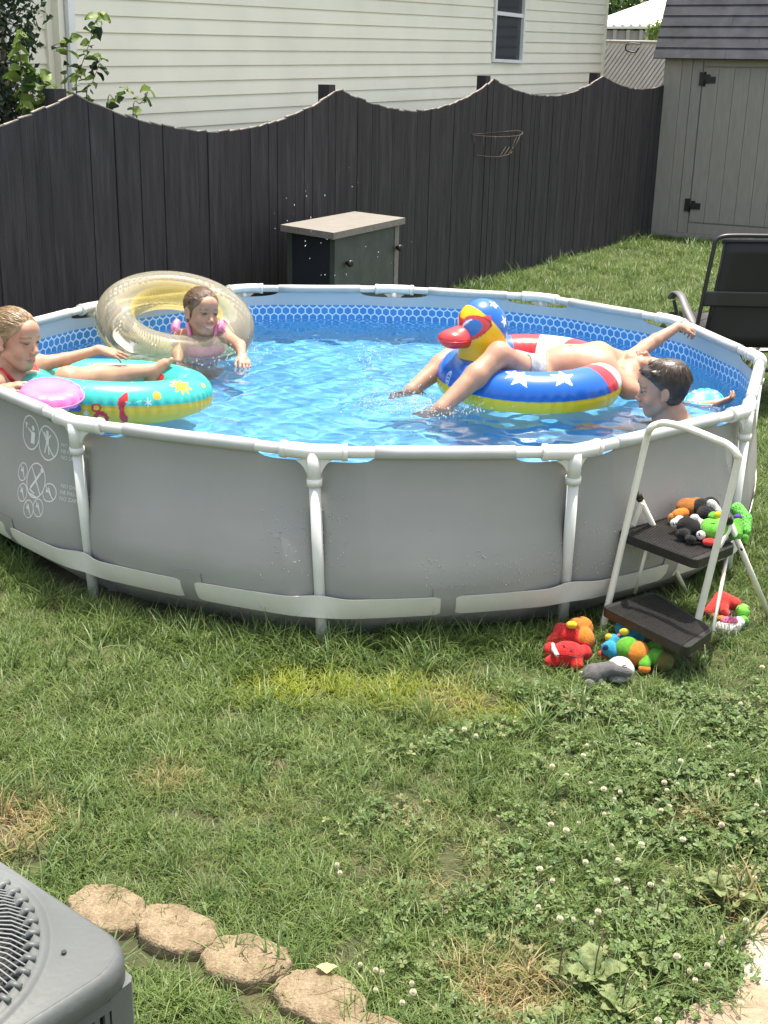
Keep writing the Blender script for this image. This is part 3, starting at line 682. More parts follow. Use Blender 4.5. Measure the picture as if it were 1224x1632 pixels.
# ------------------------------------------------------------------ water
ZW = .520
def waterz(x, y):
    h = .0030 * np.sin(9.0 * x + 3.1 * y + .7) + .0032 * np.sin(-6.0 * x + 11 * y + 1.1) + .0034 * np.sin(17 * x + 9 * y) + .003 * np.sin(-21 * x + 14 * y + 2.0) + .0026 * np.sin(5 * x + 27 * y + .4) + .0018 * np.sin(33 * x - 20 * y) + .0016 * np.sin(28 * x + 37 * y + 1.7) + .0013 * np.sin(-47 * x + 31 * y + 2 * np.sin(3 * x)) + .0012 * np.sin(52 * x + 44 * y + 1.5 * np.sin(4 * y)) + .0009 * np.sin(70 * y - 21 * x + 2 * np.sin(5 * x + 1))
    for (cx, cy, am, kk, fall) in ((.15, -.38, .009, 42, 4.0), (-.78, .42, .008, 38, 4.5), (1.25, -.7, .004, 36, 6.0), (-.9, -.4, .006, 30, 4), (.8, -.05, .006, 28, 3.0)):
        r = np.hypot(x - cx, y - cy); h = h + am * np.sin(kk * r) * np.exp(-fall * r)
    return ZW + .55 * h
n = 230; xs = np.linspace(-1.95, 1.95, n)
X, Y = np.meshgrid(xs, xs, indexing='ij'); Z = waterz(X, Y)
ringw = [wallpt(i, s, ZW, -.004) for i in range(NV) for s in ss[:-1]]
rp = np.array([(p[0], p[1]) for p in ringw]); ang = np.arctan2(rp[:, 1], rp[:, 0]); o_ = np.argsort(ang)
rad = np.interp(np.arctan2(Y, X), ang[o_], np.hypot(rp[:, 0], rp[:, 1])[o_], period=2 * math.pi)
rr = np.hypot(X, Y); ok = rr < rad * 1.03
f = np.where(rr > rad, rad / np.maximum(rr, 1e-6), 1.0); X = X * f; Y = Y * f; Z = waterz(X, Y)
idx = -np.ones((n, n), int); idx[ok] = np.arange(ok.sum()); vv = np.stack([X[ok], Y[ok], Z[ok]], 1)
q = ok[:-1, :-1] & ok[1:, :-1] & ok[1:, 1:] & ok[:-1, 1:]; I, J = np.nonzero(q)
fs = np.stack([idx[I, J], idx[I + 1, J], idx[I + 1, J + 1], idx[I, J + 1]], 1)
def npmesh(name, v, f):
    me = bpy.data.meshes.new(name); k = f.shape[1]; me.vertices.add(len(v)); me.vertices.foreach_set('co', np.asarray(v, np.float32).ravel())
    me.loops.add(f.size); me.loops.foreach_set('vertex_index', np.asarray(f, np.int32).ravel())
    me.polygons.add(len(f)); me.polygons.foreach_set('loop_start', np.arange(0, f.size, k, dtype=np.int32)); me.polygons.foreach_set('loop_total', np.full(len(f), k, np.int32))
    me.polygons.foreach_set('use_smooth', np.ones(len(f), bool)); me.update(calc_edges=True); me.validate(); return me
wat = tag(link('water', npmesh('water', vv, fs), M['water']), kind='structure')
wat.cycles.is_caustics_caster = True; bpy.data.objects['inner_liner'].cycles.is_caustics_receiver = True; sl.cycles.is_caustics_light = True

# ------------------------------------------------------------------ step stool
stool = thing('step_stool', 'cream tube folding step stool with two black treads standing by the pool wall', 'step stool', PZ(1030, 1000, 0))
FLf, FRf = PZ(959, 1008, 0), PZ(1098, 1045, 0); HL, HR = PZ(1033, 688, .75), PZ(1178, 728, .755)
top = PZ(1098, 688, .80)
hoop = [FLf, FLf + (HL - FLf) * .5, HL + (FLf - HL) * .06]
mid = [PZ(1036, 684, .775), PZ(1049, 676, .795), PZ(1066, 675, .805), PZ(1100, 684, .805), PZ(1140, 700, .80), PZ(1160, 709, .79), PZ(1174, 724, .765)]
hoop = hoop + mid + [HR + (FRf - HR) * .06, HR + (FRf - HR) * .5, FRf]
b = MB(); b.tube(bez(hoop, 6), .0125, 12); b.build('handle_frame', M['stoolwhite'], stool)
pvL, pvR = PZ(1020, 795, .50), PZ(1163, 832, .455); BLf, BRf = PZ(1096, 950, 0), PZ(1229, 990, 0)
for a, c in ((pvL, BLf), (pvR, BRf)):
    b = MB(); b.tube([a, c], .011, 12); lg = b.build('rear_leg', M['stoolwhite'], stool)
    d = nrm(a - c); b = MB(); b.tube([a + d * -.002, a + d * .028, a + d * .031], [.0135, .0135, .009], 12); b.build('cap', M['stoolblack'], lg)
    b = MB(); b.tube([c, c + d * .03], .0135, 12); b.build('foot', M['stoolblack'], lg)
def tread(corn, z, th, nm):
    c = sum(corn) / 4; cs = [V3(p[0], p[1], z) for p in corn]
    poly = []
    for k in range(4):      # rounded corners
        p, a, n_ = cs[k], cs[k - 1], cs[(k + 1) % 4]; r = .03
        e1, e2 = nrm(a - p), nrm(n_ - p)
        for f in (0, .25, .5, .75, 1): poly.append(p + e1 * r * (1 - f) ** 2 + e2 * r * f ** 2)
    b = MB(); b.prism([p - V3(0, 0, th) for p in poly], V3(0, 0, th - .003)); top_ = [c_ + (V3(c[0], c[1], z) - c_) * .012 for c_ in poly]
    n = len(poly); base_ = len(b.v); b.add([p - V3(0, 0, .003) for p in poly] + top_, [(k, (k + 1) % n, n + (k + 1) % n, n + k) for k in range(n)] + [tuple(range(n, 2 * n))])
    o = b.build(nm, M['stoolblack'], stool)
    g = MB(); a0, a1, b0, b1 = cs[0], cs[1], cs[3], cs[2]        # grip ribs run along the width
    for k in range(24):
        f = (k + .8) / 25.4; p, q = a0 + (b0 - a0) * f, a1 + (b1 - a1) * f; d = (q - p); p, q = p + d * .06, q - d * .06
        w_ = (b0 - a0) / 25.4 * .28
        g.prism([p - w_, p + w_, p + w_ * .6 + V3(0, 0, .0028), p - w_ * .6 + V3(0, 0, .0028)], q - p)
    g.build('tread_ribs', M['stoolblack'], o); return o
tread([PZ(*q, .375) for q in ((984, 846), (1110, 893), (1174, 868), (1062, 812))], .375, .034, 'upper_step')
tread([PZ(*q, .15) for q in ((958, 966), (1096, 1033), (1139, 1002), (1042, 942))], .15, .034, 'lower_step')
for a, c in ((PZ(1034, 862, .365), PZ(1012, 945, .13)), (PZ(1160, 880, .34), PZ(1136, 1006, .13))):
    b = MB(); b.tube([a, c], .0065, 8); b.build('brace', M['stoolwhite'], stool)
for a, c in ((PZ(1164, 836, .44), PZ(1145, 870, .38)), (PZ(1022, 800, .49), PZ(1008, 835, .40))):
    d = nrm(c - a); n_ = nrm(np.cross(d, [0, 0, 1])); b = MB(); b.box((a + c) / 2 + V3(0, -.014, 0), d * np.linalg.norm(c - a) / 2, n_ * .004, np.cross(d, n_) * .008); b.build('link_bar', M['stoolwhite'], stool)
for px, py, zz in ((1138, 890, .33), (1122, 962, .16), (1108, 1030, .03), (1000, 820, .43), (1180, 873, .36)):
    q = PZ(px, py, zz); b = MB(); b.tube([q + V3(0, -.010, 0), q + V3(0, -.020, 0)], .0045, 8); b.build('rivet', M['blackmetal'], stool)

# ------------------------------------------------------------------ air conditioner
AZ = .72; AC0 = PZ(233, 1518, AZ); e1 = nrm(PZ(0, 1365, AZ) - AC0); e2 = nrm(np.cross([0, 0, 1], e1)); 
if np.dot(e2, PZ(141, 1632, AZ) - AC0) < 0: e2 = -e2
AS = .55
ac = thing('air_conditioner', 'grey outdoor air conditioning condenser with round fan grille on top', 'air conditioner', (AC0 + (e1 + e2) * AS / 2) * V3(1, 1, 0))
def ap(u, v, z): q = AC0 + e1 * u + e2 * v; return V3(q[0], q[1], z)
def rsq(ins, r, n=7):               # rounded square outline inset by ins
    out = []; lo, hi = ins, AS - ins
    for (cu, cv, a0) in ((lo + r, lo + r, 180), (hi - r, lo + r, 270), (hi - r, hi - r, 0), (lo + r, hi - r, 90)):
        for k in range(n): a = R(a0 + 90 * k / (n - 1)); out.append((cu + r * math.cos(a), cv + r * math.sin(a)))
    if n < 12: return out
    full = []
    for k, p in enumerate(out):
        q = out[(k + 1) % len(out)]
        for f in np.linspace(0, 1, 12, endpoint=False): full.append((p[0] + (q[0] - p[0]) * f, p[1] + (q[1] - p[1]) * f))
    return full
fc = AS / 2; FR = .230; no = 4 * 7
def fring(r, z, n=72): return [ap(fc + r * math.cos(2 * math.pi * k / n), fc + r * math.sin(2 * math.pi * k / n), z) for k in range(n)]
b = MB()
prof = [(.004, AZ - .045), (.0, AZ - .04), (.0, AZ - .018), (.0025, AZ - .007), (.007, AZ - .001), (.012, AZ + .001)]
rows = [[ap(u, v, z) for u, v in rsq(i_, .075 - i_ * .4)] for i_, z in prof]
b.grid([[rows[j][k] for j in range(len(rows))] for k in range(no)], closed=True)
# lid plate between rounded square and fan rim, resampled by angle
n = 144; last = rsq(.012, .0702, 40); la = np.array([math.atan2(v - fc, u - fc) for u, v in last]); lr = np.array([math.hypot(v - fc, u - fc) for u, v in last]); o_ = np.argsort(la)
def lid(a, r_, z): return ap(fc + r_ * math.cos(a), fc + r_ * math.sin(a), z)
G = []
for k in range(n):
    a = 2 * math.pi * k / n; ro = np.interp((a + math.pi) % (2 * math.pi) - math.pi, la[o_], lr[o_], period=2 * math.pi)
    G.append([lid(a, ro + .001, AZ + .0012)] + [lid(a, r_, z) for r_, z in ((FR + .031, AZ + .002), (FR + .026, AZ + .0055), (FR + .021, AZ + .0055), (FR + .016, AZ + .0025), (FR + .008, AZ + .005), (FR, AZ + .012), (FR - .012, AZ - .004), (FR - .02, AZ - .05))])
b.grid(G, closed=True); b.build('lid', M['acgrey'], ac)
for k in range(120):                 # domed guard: radial wires, each bent down at the rim
    a = 2 * math.pi * k / 120 + .01; a2 = a + .16
    pts = [lid(a, FR - .004, AZ + .004), lid(a + .01, FR - .03, AZ + .022), lid((a + a2) / 2, FR * .55, AZ + .036), lid(a2, .06, AZ + .042)]
    b = MB(); b.tube(pts, .0015, 5, cap=False); b.build('guard_wire', M['acwire'], ac)
for r_, z in ((.18, AZ + .027), (.12, AZ + .036), (.06, AZ + .042)):
    b = MB(); b.tube([lid(2 * math.pi * k / 48, r_, z) for k in range(48)], .0024, 5, closed=True); b.build('guard_ring', M['acwire'], ac)
b = MB()                            # stamped bumps round the fan opening
for k in range(52):
    a = 2 * math.pi * k / 52; b.tube([lid(a, FR + .008, AZ + .009), lid(a, FR - .005, AZ + .012), lid(a, FR - .03, AZ - .012)], [.0045, .0058, .003], 8)
b.build('stamped_rim', M['acgrey'], ac)
b = MB(); b.grid([[lid(2 * math.pi * k / 48, r_, z) for r_, z in ((FR - .012, AZ - .05), (.05, AZ - .10), (0, AZ - .10))] for k in range(48)], closed=True); b.build('fan_well', M['acdark'], ac)
b = MB(); 
for k in range(4):
    a = k * math.pi / 2 + .5; b.grid([[lid(a + s, r_, AZ - .06 - s * .06) for r_ in (.05, .12, .20)] for s in (0, .3, .6)])
b.build('fan_blades', M['acdark'], ac)
b = MB(); rows = [[ap(u, v, z) for u, v in rsq(.02, .05)] for z in (0.03, AZ - .044)]; b.grid([[rows[j][k] for j in range(2)] for k in range(no)], closed=True); b.build('coil_case', M['acdark'], ac)
for (u, v) in ((0, 0), (AS, 0), (0, AS), (AS, AS)):
    su_, sv_ = (1 if u == 0 else -1), (1 if v == 0 else -1); L_ = [(u + su_ * .06, v + sv_ * .008), (u + su_ * .02, v + sv_ * .012), (u + su_ * .012, v + sv_ * .02), (u + su_ * .008, v + sv_ * .06), (u + su_ * .03, v + sv_ * .055), (u + su_ * .055, v + sv_ * .03)]
    b = MB(); b.prism([ap(x, y, .0) for x, y in L_], V3(0, 0, AZ - .0445)); b.build('corner_post', M['acgrey'], ac)
for side in range(4):               # louvred guards, one slat at a time
    for z in ((AZ - .058,) if side > 1 else (AZ - .058,)) + tuple(.08 + .15 * k for k in range(4)):
        b = MB()
        def sp_(t_, o_, zz): return {0: ap(o_, t_, zz), 1: ap(t_, o_, zz), 2: ap(AS - o_, t_, zz), 3: ap(t_, AS - o_, zz)}[side]
        b.hexa([sp_(.06, .008, z - .009), sp_(AS - .06, .008, z - .009), sp_(AS - .06, .018, z - .009), sp_(.06, .018, z - .009), sp_(.06, .008, z + .009), sp_(AS - .06, .008, z + .009), sp_(AS - .06, .018, z + .009), sp_(.06, .018, z + .009)]); b.build('guard_bar', M['acgrey'], ac)
    for k in range(24):
        t0 = .062 + k * (AS - .124) / 24; b = MB(); t1 = t0 + .0085
        b.hexa([sp_(t0, .010, .05), sp_(t1, .010, .05), sp_(t1, .016, .05), sp_(t0, .016, .05), sp_(t0, .010, AZ - .062), sp_(t1, .010, AZ - .062), sp_(t1, .016, AZ - .062), sp_(t0, .016, AZ - .062)]); b.build('louver', M['acgrey'], ac)
for (px, py) in ((102, 1518),):
    q = PZ(px, py, AZ + .004); b = MB(); b.tube([q, q + V3(0, 0, .002)], .004, 8); b.build('screw_hole', M['acdark'], ac)

# ------------------------------------------------------------------ edging stones
slab = [((172, 1443), .100, .066, 'tan edging stone partly hidden by the condenser corner'), ((281, 1476), .102, .066, 'whole tan edging stone, second in the row from the condenser'),
        ((391, 1524), .100, .072, 'tan edging stone with grass blades crossing it in the middle of the row'), ((510, 1586), .108, .074, 'large tan edging stone beside the yellow leaf'), ((592, 1657), .09, .066, 'tan edging stone cut by the bottom edge of the photo')]
sdirv = nrm(PZ(510, 1585, .08) - PZ(175, 1440, .08)); sper = V3(-sdirv[1], sdirv[0], 0)
for i, (q, ru, rv, lb) in enumerate(slab):
    ru += .001; rv += .003; c = PZ(*q, .030); r = random.Random(30 + i); b = MB(); n = 44; ph = [r.uniform(0, 6.28) for _ in range(5)]
    tilt = V3(r.uniform(-.06, .06), r.uniform(-.06, .06), 0); rings = []
    for (f, dz) in ((.97, -.065), (1.0, -.06), (1.01, -.03), (1.0, -.010), (.975, -.002), (.92, .002), (.6, .004), (.3, .006), (.05, .005)):
        row = []
        for k in range(n):
            a = 2 * math.pi * k / n; sq = (abs(math.cos(a)) ** 3 + abs(math.sin(a)) ** 3) ** (-1 / 3)
            sc = sq * (1 + .035 * math.sin(3 * a + ph[0]) + .025 * math.sin(7 * a + ph[1]) + .018 * math.sin(13 * a + ph[2]) + r.uniform(-.012, .012))
            sc *= 1 - .10 * max(0, math.cos(4 * (a - math.pi / 4))) ** 3; sc *= 1 + .10 * math.sin(a) * math.cos(a + ph[3])
            p = c + sdirv * ru * sc * f * math.cos(a) + sper * rv * sc * f * math.sin(a); p = p + V3(0, 0, dz + r.uniform(-.0016, .0016) + np.dot(tilt, p - c)); row.append(p)
        rings.append(row)
    b.grid([[rings[j][k] for j in range(len(rings))] for k in range(n)], closed=True); b.add(rings[-1], [tuple(range(n))])
    tag(b.build('edging_stone', M['stone'], None, c * V3(1, 1, 0)), lb, 'stone', 'edging stones in a row')

# ------------------------------------------------------------------ lounge chair behind the pool
ch = thing('lounge_chair', 'black mesh reclining lounge chair standing behind the pool', 'chair', V3(2.25, 1.75, 0))
def cpt(x, y, dy=0.0): return P(x, y, 1.62 + dy)
b = MB(); fr_ = [cpt(1098, 575), cpt(1113, 510), cpt(1128, 440), cpt(1137, 400), cpt(1141, 384), cpt(1152, 377), cpt(1175, 375.5), cpt(1240, 376.5), cpt(1300, 378), cpt(1316, 382), cpt(1322, 396), cpt(1320, 440), cpt(1316, 560)]
b.tube(bez(fr_, 5), .0125, 10); b.build('back_frame', M['chairblack'], ch)
def quadpatch(pxs, nm, m, off, par, nu=8, nv=10, bow=.02):
    a, b_, c, d = [cpt(*q, off) for q in pxs]; G = [[(a * (1 - u) + b_ * u) * (1 - v) + (d * (1 - u) + c * u) * v + V3(0, bow * math.sin(math.pi * u) * math.sin(math.pi * v), 0) for v in np.linspace(0, 1, nv)] for u in np.linspace(0, 1, nu)]
    q = MB(); q.grid(G); o = q.build(nm, m, par); sm_ = o.modifiers.new('t', 'SOLIDIFY'); sm_.thickness = .003; return o
quadpatch([(1155, 386), (1312, 388), (1306, 556), (1117, 552)], 'mesh_back', M['mesh'], .0, ch)
b = MB(); b.tube([cpt(1155, 385), cpt(1146, 436), cpt(1136, 490), cpt(1117, 553)], .006, 6); b.build('fabric_hem', M['chairblack'], ch)
quadpatch([(1124, 464), (1320, 468), (1318, 492), (1120, 488)], 'pillow_strap', M['chairblack'], -.012, ch, bow=.0)
b = MB(); b.tube([cpt(1152, 384), cpt(1230, 385), cpt(1313, 387)], .009, 6); b.build('top_hem', M['chairblack'], ch)
zz = []
for k in range(15):
    f = k / 14; y0 = 446 + f * 84; zz.append(cpt(1126.5 - f * 17 if k % 2 else 1146 - f * 21, y0))
b = MB(); b.tube(zz, .0028, 5); b.build('lacing', M['chairblack'], ch)
b = MB(); arm = [P(1070, 474, 2.0), P(1077, 467, 1.98), P(1086, 473, 1.9), P(1094, 492, 1.8), P(1106, 518, 1.68), P(1116, 540, 1.62)]
cv = bez(arm, 5); b.grid([[p + V3(-.025, 0, .004), p + V3(-.02, 0, .012), p + V3(.02, 0, .012), p + V3(.025, 0, .004), p + V3(.018, 0, -.012), p + V3(-.018, 0, -.012), p + V3(-.025, 0, .004)] for p in cv]); b.build('armrest', mat('grey_armrest', (.10, .10, .105), .5), ch)
b = MB(); b.tube(bez([P(1074, 478, 1.98), P(1080, 505, 1.95), P(1090, 560, 1.85), P(1120, 600, 1.7)], 5), .012, 8); b.build('arm_support', M['chairblack'], ch)
for pts in ([(1100, 560, 1.62), (1150, 610, 1.5), (1185, 575, 1.4)], [(1210, 552, 1.66), (1190, 580, 1.55), (1182, 620, 1.5)], [(1150, 585, 1.5), (1224, 590, 1.5), (1300, 590, 1.5)]):
    b = MB(); b.tube([P(*q) for q in pts], .011, 8); b.build('leg_tube', M['chairblack'], ch)
for x0, y0, x1, y1 in ((1090, 560, 1080, 690), (1316, 560, 1330, 690)):
    b = MB(); a = P(x0, y0, 1.7); c = P(x1, y1, 2.0); c[2] = .012; c2 = V3(a[0] + .1, 2.5, .012); b.tube([a, c], .012, 8); b.tube([P(x0 + 10, y0, 1.62), V3(a[0], 1.45, .012)], .012, 8); b.build('leg', M['chairblack'], ch)
q = MB(); a, c = cpt(1117, 552), cpt(1306, 556); q.grid([[p + V3(0, dy, dz) for (dy, dz) in ((0.0, 0), (.18, -.05), (.38, .0), (.55, .12), (.9, .05), (1.15, -.1))] for p in (a, (a + c) / 2 - V3(0, 0, .02), c)]); o = q.build('mesh_seat', M['mesh'], ch); sm_ = o.modifiers.new('t', 'SOLIDIFY'); sm_.thickness = .003

# ------------------------------------------------------------------ soft bodies: distance fields turned into one smooth skin
def _smin(a, b, k):
    h = np.clip(.5 + .5 * (a - b) / k, 0, 1); return a + (b - a) * h - k * h * (1 - h)
def rc(a, b, ra, rb=None, k=.012, op='+', tg=0):
    a = np.asarray(a, float); b = np.asarray(b, float); rb = ra if rb is None else rb; ba = b - a; l2 = max(np.dot(ba, ba), 1e-12)
    def fn(x, y, z):
        px, py, pz = x - a[0], y - a[1], z - a[2]
        h = np.clip((px * ba[0] + py * ba[1] + pz * ba[2]) / l2, 0, 1)
        return np.sqrt((px - ba[0] * h) ** 2 + (py - ba[1] * h) ** 2 + (pz - ba[2] * h) ** 2) - (ra + (rb - ra) * h)
    m = max(ra, rb); return dict(fn=fn, lo=np.minimum(a, b) - m, hi=np.maximum(a, b) + m, k=k, op=op, tg=tg)
def el(c, r, ax=None, k=.012, op='+', tg=0):
    c = np.asarray(c, float); r = np.asarray(r, float); A = np.eye(3) if ax is None else np.asarray(ax, float)    # columns: axes
    def fn(x, y, z):
        px, py, pz = x - c[0], y - c[1], z - c[2]
        q = [(A[0, i] * px + A[1, i] * py + A[2, i] * pz) for i in range(3)]
        k0 = np.sqrt(sum((q[i] / r[i]) ** 2 for i in range(3))); k1 = np.sqrt(sum((q[i] / r[i] ** 2) ** 2 for i in range(3)))
        return k0 * (k0 - 1) / np.maximum(k1, 1e-9)
    e = np.sqrt((A ** 2) @ (r ** 2)); return dict(fn=fn, lo=c - e, hi=c + e, k=k, op=op, tg=tg)
def chain_(pts, rad, k=.015, tg=0): return [rc(pts[i], pts[i + 1], rad[i], rad[i + 1], k, '+', tg) for i in range(len(pts) - 1)]
def half(pt, n_, lo, hi):           # keep the side of a plane that n_ points away from
    pt = np.asarray(pt, float); n_ = nrm(n_)
    return dict(fn=lambda x, y, z: (x - pt[0]) * n_[0] + (y - pt[1]) * n_[1] + (z - pt[2]) * n_[2], lo=np.asarray(lo), hi=np.asarray(hi), k=.006, op='&', tg=0)
def field(prims, h, lo=None, hi=None):
    if lo is None: lo = np.min([p['lo'] for p in prims if p['op'] == '+'], 0) - 4 * h; hi = np.max([p['hi'] for p in prims if p['op'] == '+'], 0) + 4 * h
    n = np.ceil((hi - lo) / h).astype(int) + 1; D = np.full(n, .5, np.float32)
    ax = [lo[i] + h * np.arange(n[i]) for i in range(3)]
    for p in prims:
        m = max(.02, 1.6 * p['k'] + 3 * h)
        if p['op'] == '&': i0, i1 = np.zeros(3, int), n
        else:
            i0 = np.clip(np.floor((p['lo'] - m - lo) / h).astype(int), 0, n); i1 = np.clip(np.ceil((p['hi'] + m - lo) / h).astype(int) + 1, 0, n)
        if (i1 <= i0).any(): continue
        sl = tuple(slice(a, b) for a, b in zip(i0, i1)); x = ax[0][sl[0], None, None]; y = ax[1][None, sl[1], None]; z = ax[2][None, None, sl[2]]
        d = p['fn'](x, y, z).astype(np.float32)
        if p['op'] == '+': D[sl] = _smin(D[sl], d, p['k'])
        elif p['op'] == '-': D[sl] = -_smin(-D[sl], d, p['k'])
        else: D[sl] = np.maximum(D[sl], d)
    return D, lo
def surfnet(D, lo, h):
    s = D < 0; c = [s[i:s.shape[0] - 1 + i, j:s.shape[1] - 1 + j, k:s.shape[2] - 1 + k] for i in (0, 1) for j in (0, 1) for k in (0, 1)]
    anyc = c[0].copy(); allc = c[0].copy()
    for q in c[1:]: anyc |= q; allc &= q
    cells = np.argwhere(anyc & ~allc); idx = -np.ones(anyc.shape, np.int32); idx[tuple(cells.T)] = np.arange(len(cells))
    acc = np.zeros((len(cells), 3)); cnt = np.zeros(len(cells)); off = np.array([(i, j, k) for i in (0, 1) for j in (0, 1) for k in (0, 1)])
    val = np.stack([D[tuple((cells + o).T)] for o in off], 1)
    for a in range(8):
        for b in range(a + 1, 8):
            if np.abs(off[a] - off[b]).sum() != 1: continue
            va, vb = val[:, a], val[:, b]; m = (va < 0) != (vb < 0); t = np.where(m, va / np.where(m, va - vb, 1), 0)[:, None]
            acc += np.where(m[:, None], off[a] + (off[b] - off[a]) * t, 0); cnt += m
    V = lo + h * (cells + acc / cnt[:, None]); F = []
    for ax in range(3):
        a = [slice(None)] * 3; b = [slice(None)] * 3; a[ax] = slice(0, -1); b[ax] = slice(1, None); sa, sb = s[tuple(a)], s[tuple(b)]
        e = np.argwhere(sa != sb); u, v = (ax + 1) % 3, (ax + 2) % 3
        e = e[(e[:, u] > 0) & (e[:, v] > 0) & (e[:, u] < s.shape[u] - 1) & (e[:, v] < s.shape[v] - 1)]
        du = np.eye(3, dtype=int)[u]; dv = np.eye(3, dtype=int)[v]
        q = np.stack([idx[tuple((e - du - dv).T)], idx[tuple((e - dv).T)], idx[tuple(e.T)], idx[tuple((e - du).T)]], 1)
        fl = ~sa[tuple(e.T)]; q[fl] = q[fl][:, ::-1]; F.append(q)
    F = np.concatenate(F); return V, F[(F >= 0).all(1)]
def blob(name, prims, h, m, parent=None, loc=None, colf=None, attrs=None, label=None, relax=1):
    D, lo = field(prims, h); V, F = surfnet(D, lo, h)
    for _ in range(relax):
        S_ = np.zeros_like(V); C = np.zeros(len(V))
        for a, b in ((0, 1), (1, 2), (2, 3), (3, 0)):
            np.add.at(S_, F[:, a], V[F[:, b]]); np.add.at(S_, F[:, b], V[F[:, a]]); np.add.at(C, F[:, a], 1); np.add.at(C, F[:, b], 1)
        V = V * .5 + S_ / np.maximum(C, 1)[:, None] * .5
    me = npmesh(name, V, F)
    if colf is not None:
        c = colf(V); at = me.color_attributes.new('col', 'FLOAT_COLOR', 'POINT'); at.data.foreach_set('color', np.concatenate([c, np.ones((len(V), 1))], 1).astype(np.float32).ravel())
    for k, fn in (attrs or {}).items():
        at = me.attributes.new(k, 'FLOAT_VECTOR', 'POINT'); at.data.foreach_set('vector', fn(V).astype(np.float32).ravel())
    return link(name, me, m, parent, loc, label)

M['skin'] = mat('skin', (.6, .36, .26), .46, .19, 16, .14, 260, attr='col', sss=.18, spec=.4, coat=.08)
def hairmat(name, a, b_):
    m = bpy.data.materials.new(name); m.use_nodes = True; nt = m.node_tree; N = nt.nodes; L = nt.links; b = N['Principled BSDF']; b.inputs['Roughness'].default_value = .36; b.inputs['Specular IOR Level'].default_value = .6
    at = N.new('ShaderNodeAttribute'); at.attribute_name = 'strand'; n = N.new('ShaderNodeTexNoise'); n.inputs['Scale'].default_value = 1; n.inputs['Detail'].default_value = 5; L.new(at.outputs['Vector'], n.inputs['Vector'])
    rp = N.new('ShaderNodeMapRange'); rp.inputs[1].default_value = .32; rp.inputs[2].default_value = .68; L.new(n.outputs[0], rp.inputs[0])
    mx = N.new('ShaderNodeMix'); mx.data_type = 'RGBA'; mx.inputs[6].default_value = (*a, 1); mx.inputs[7].default_value = (*b_, 1); L.new(rp.outputs[0], mx.inputs[0]); L.new(mx.outputs[2], b.inputs['Base Color'])
    bp = N.new('ShaderNodeBump'); bp.inputs['Strength'].default_value = .9; bp.inputs['Distance'].default_value = .006; L.new(n.outputs[0], bp.inputs['Height']); L.new(bp.outputs[0], b.inputs['Normal']); return m
M['hairblond'] = hairmat('hair_blond', (.11, .065, .030), (.38, .26, .135))
M['hairwet'] = hairmat('hair_wet_brown', (.05, .028, .016), (.22, .14, .08))
M['hairdark'] = hairmat('hair_dark_brown', (.012, .008, .006), (.075, .05, .035))

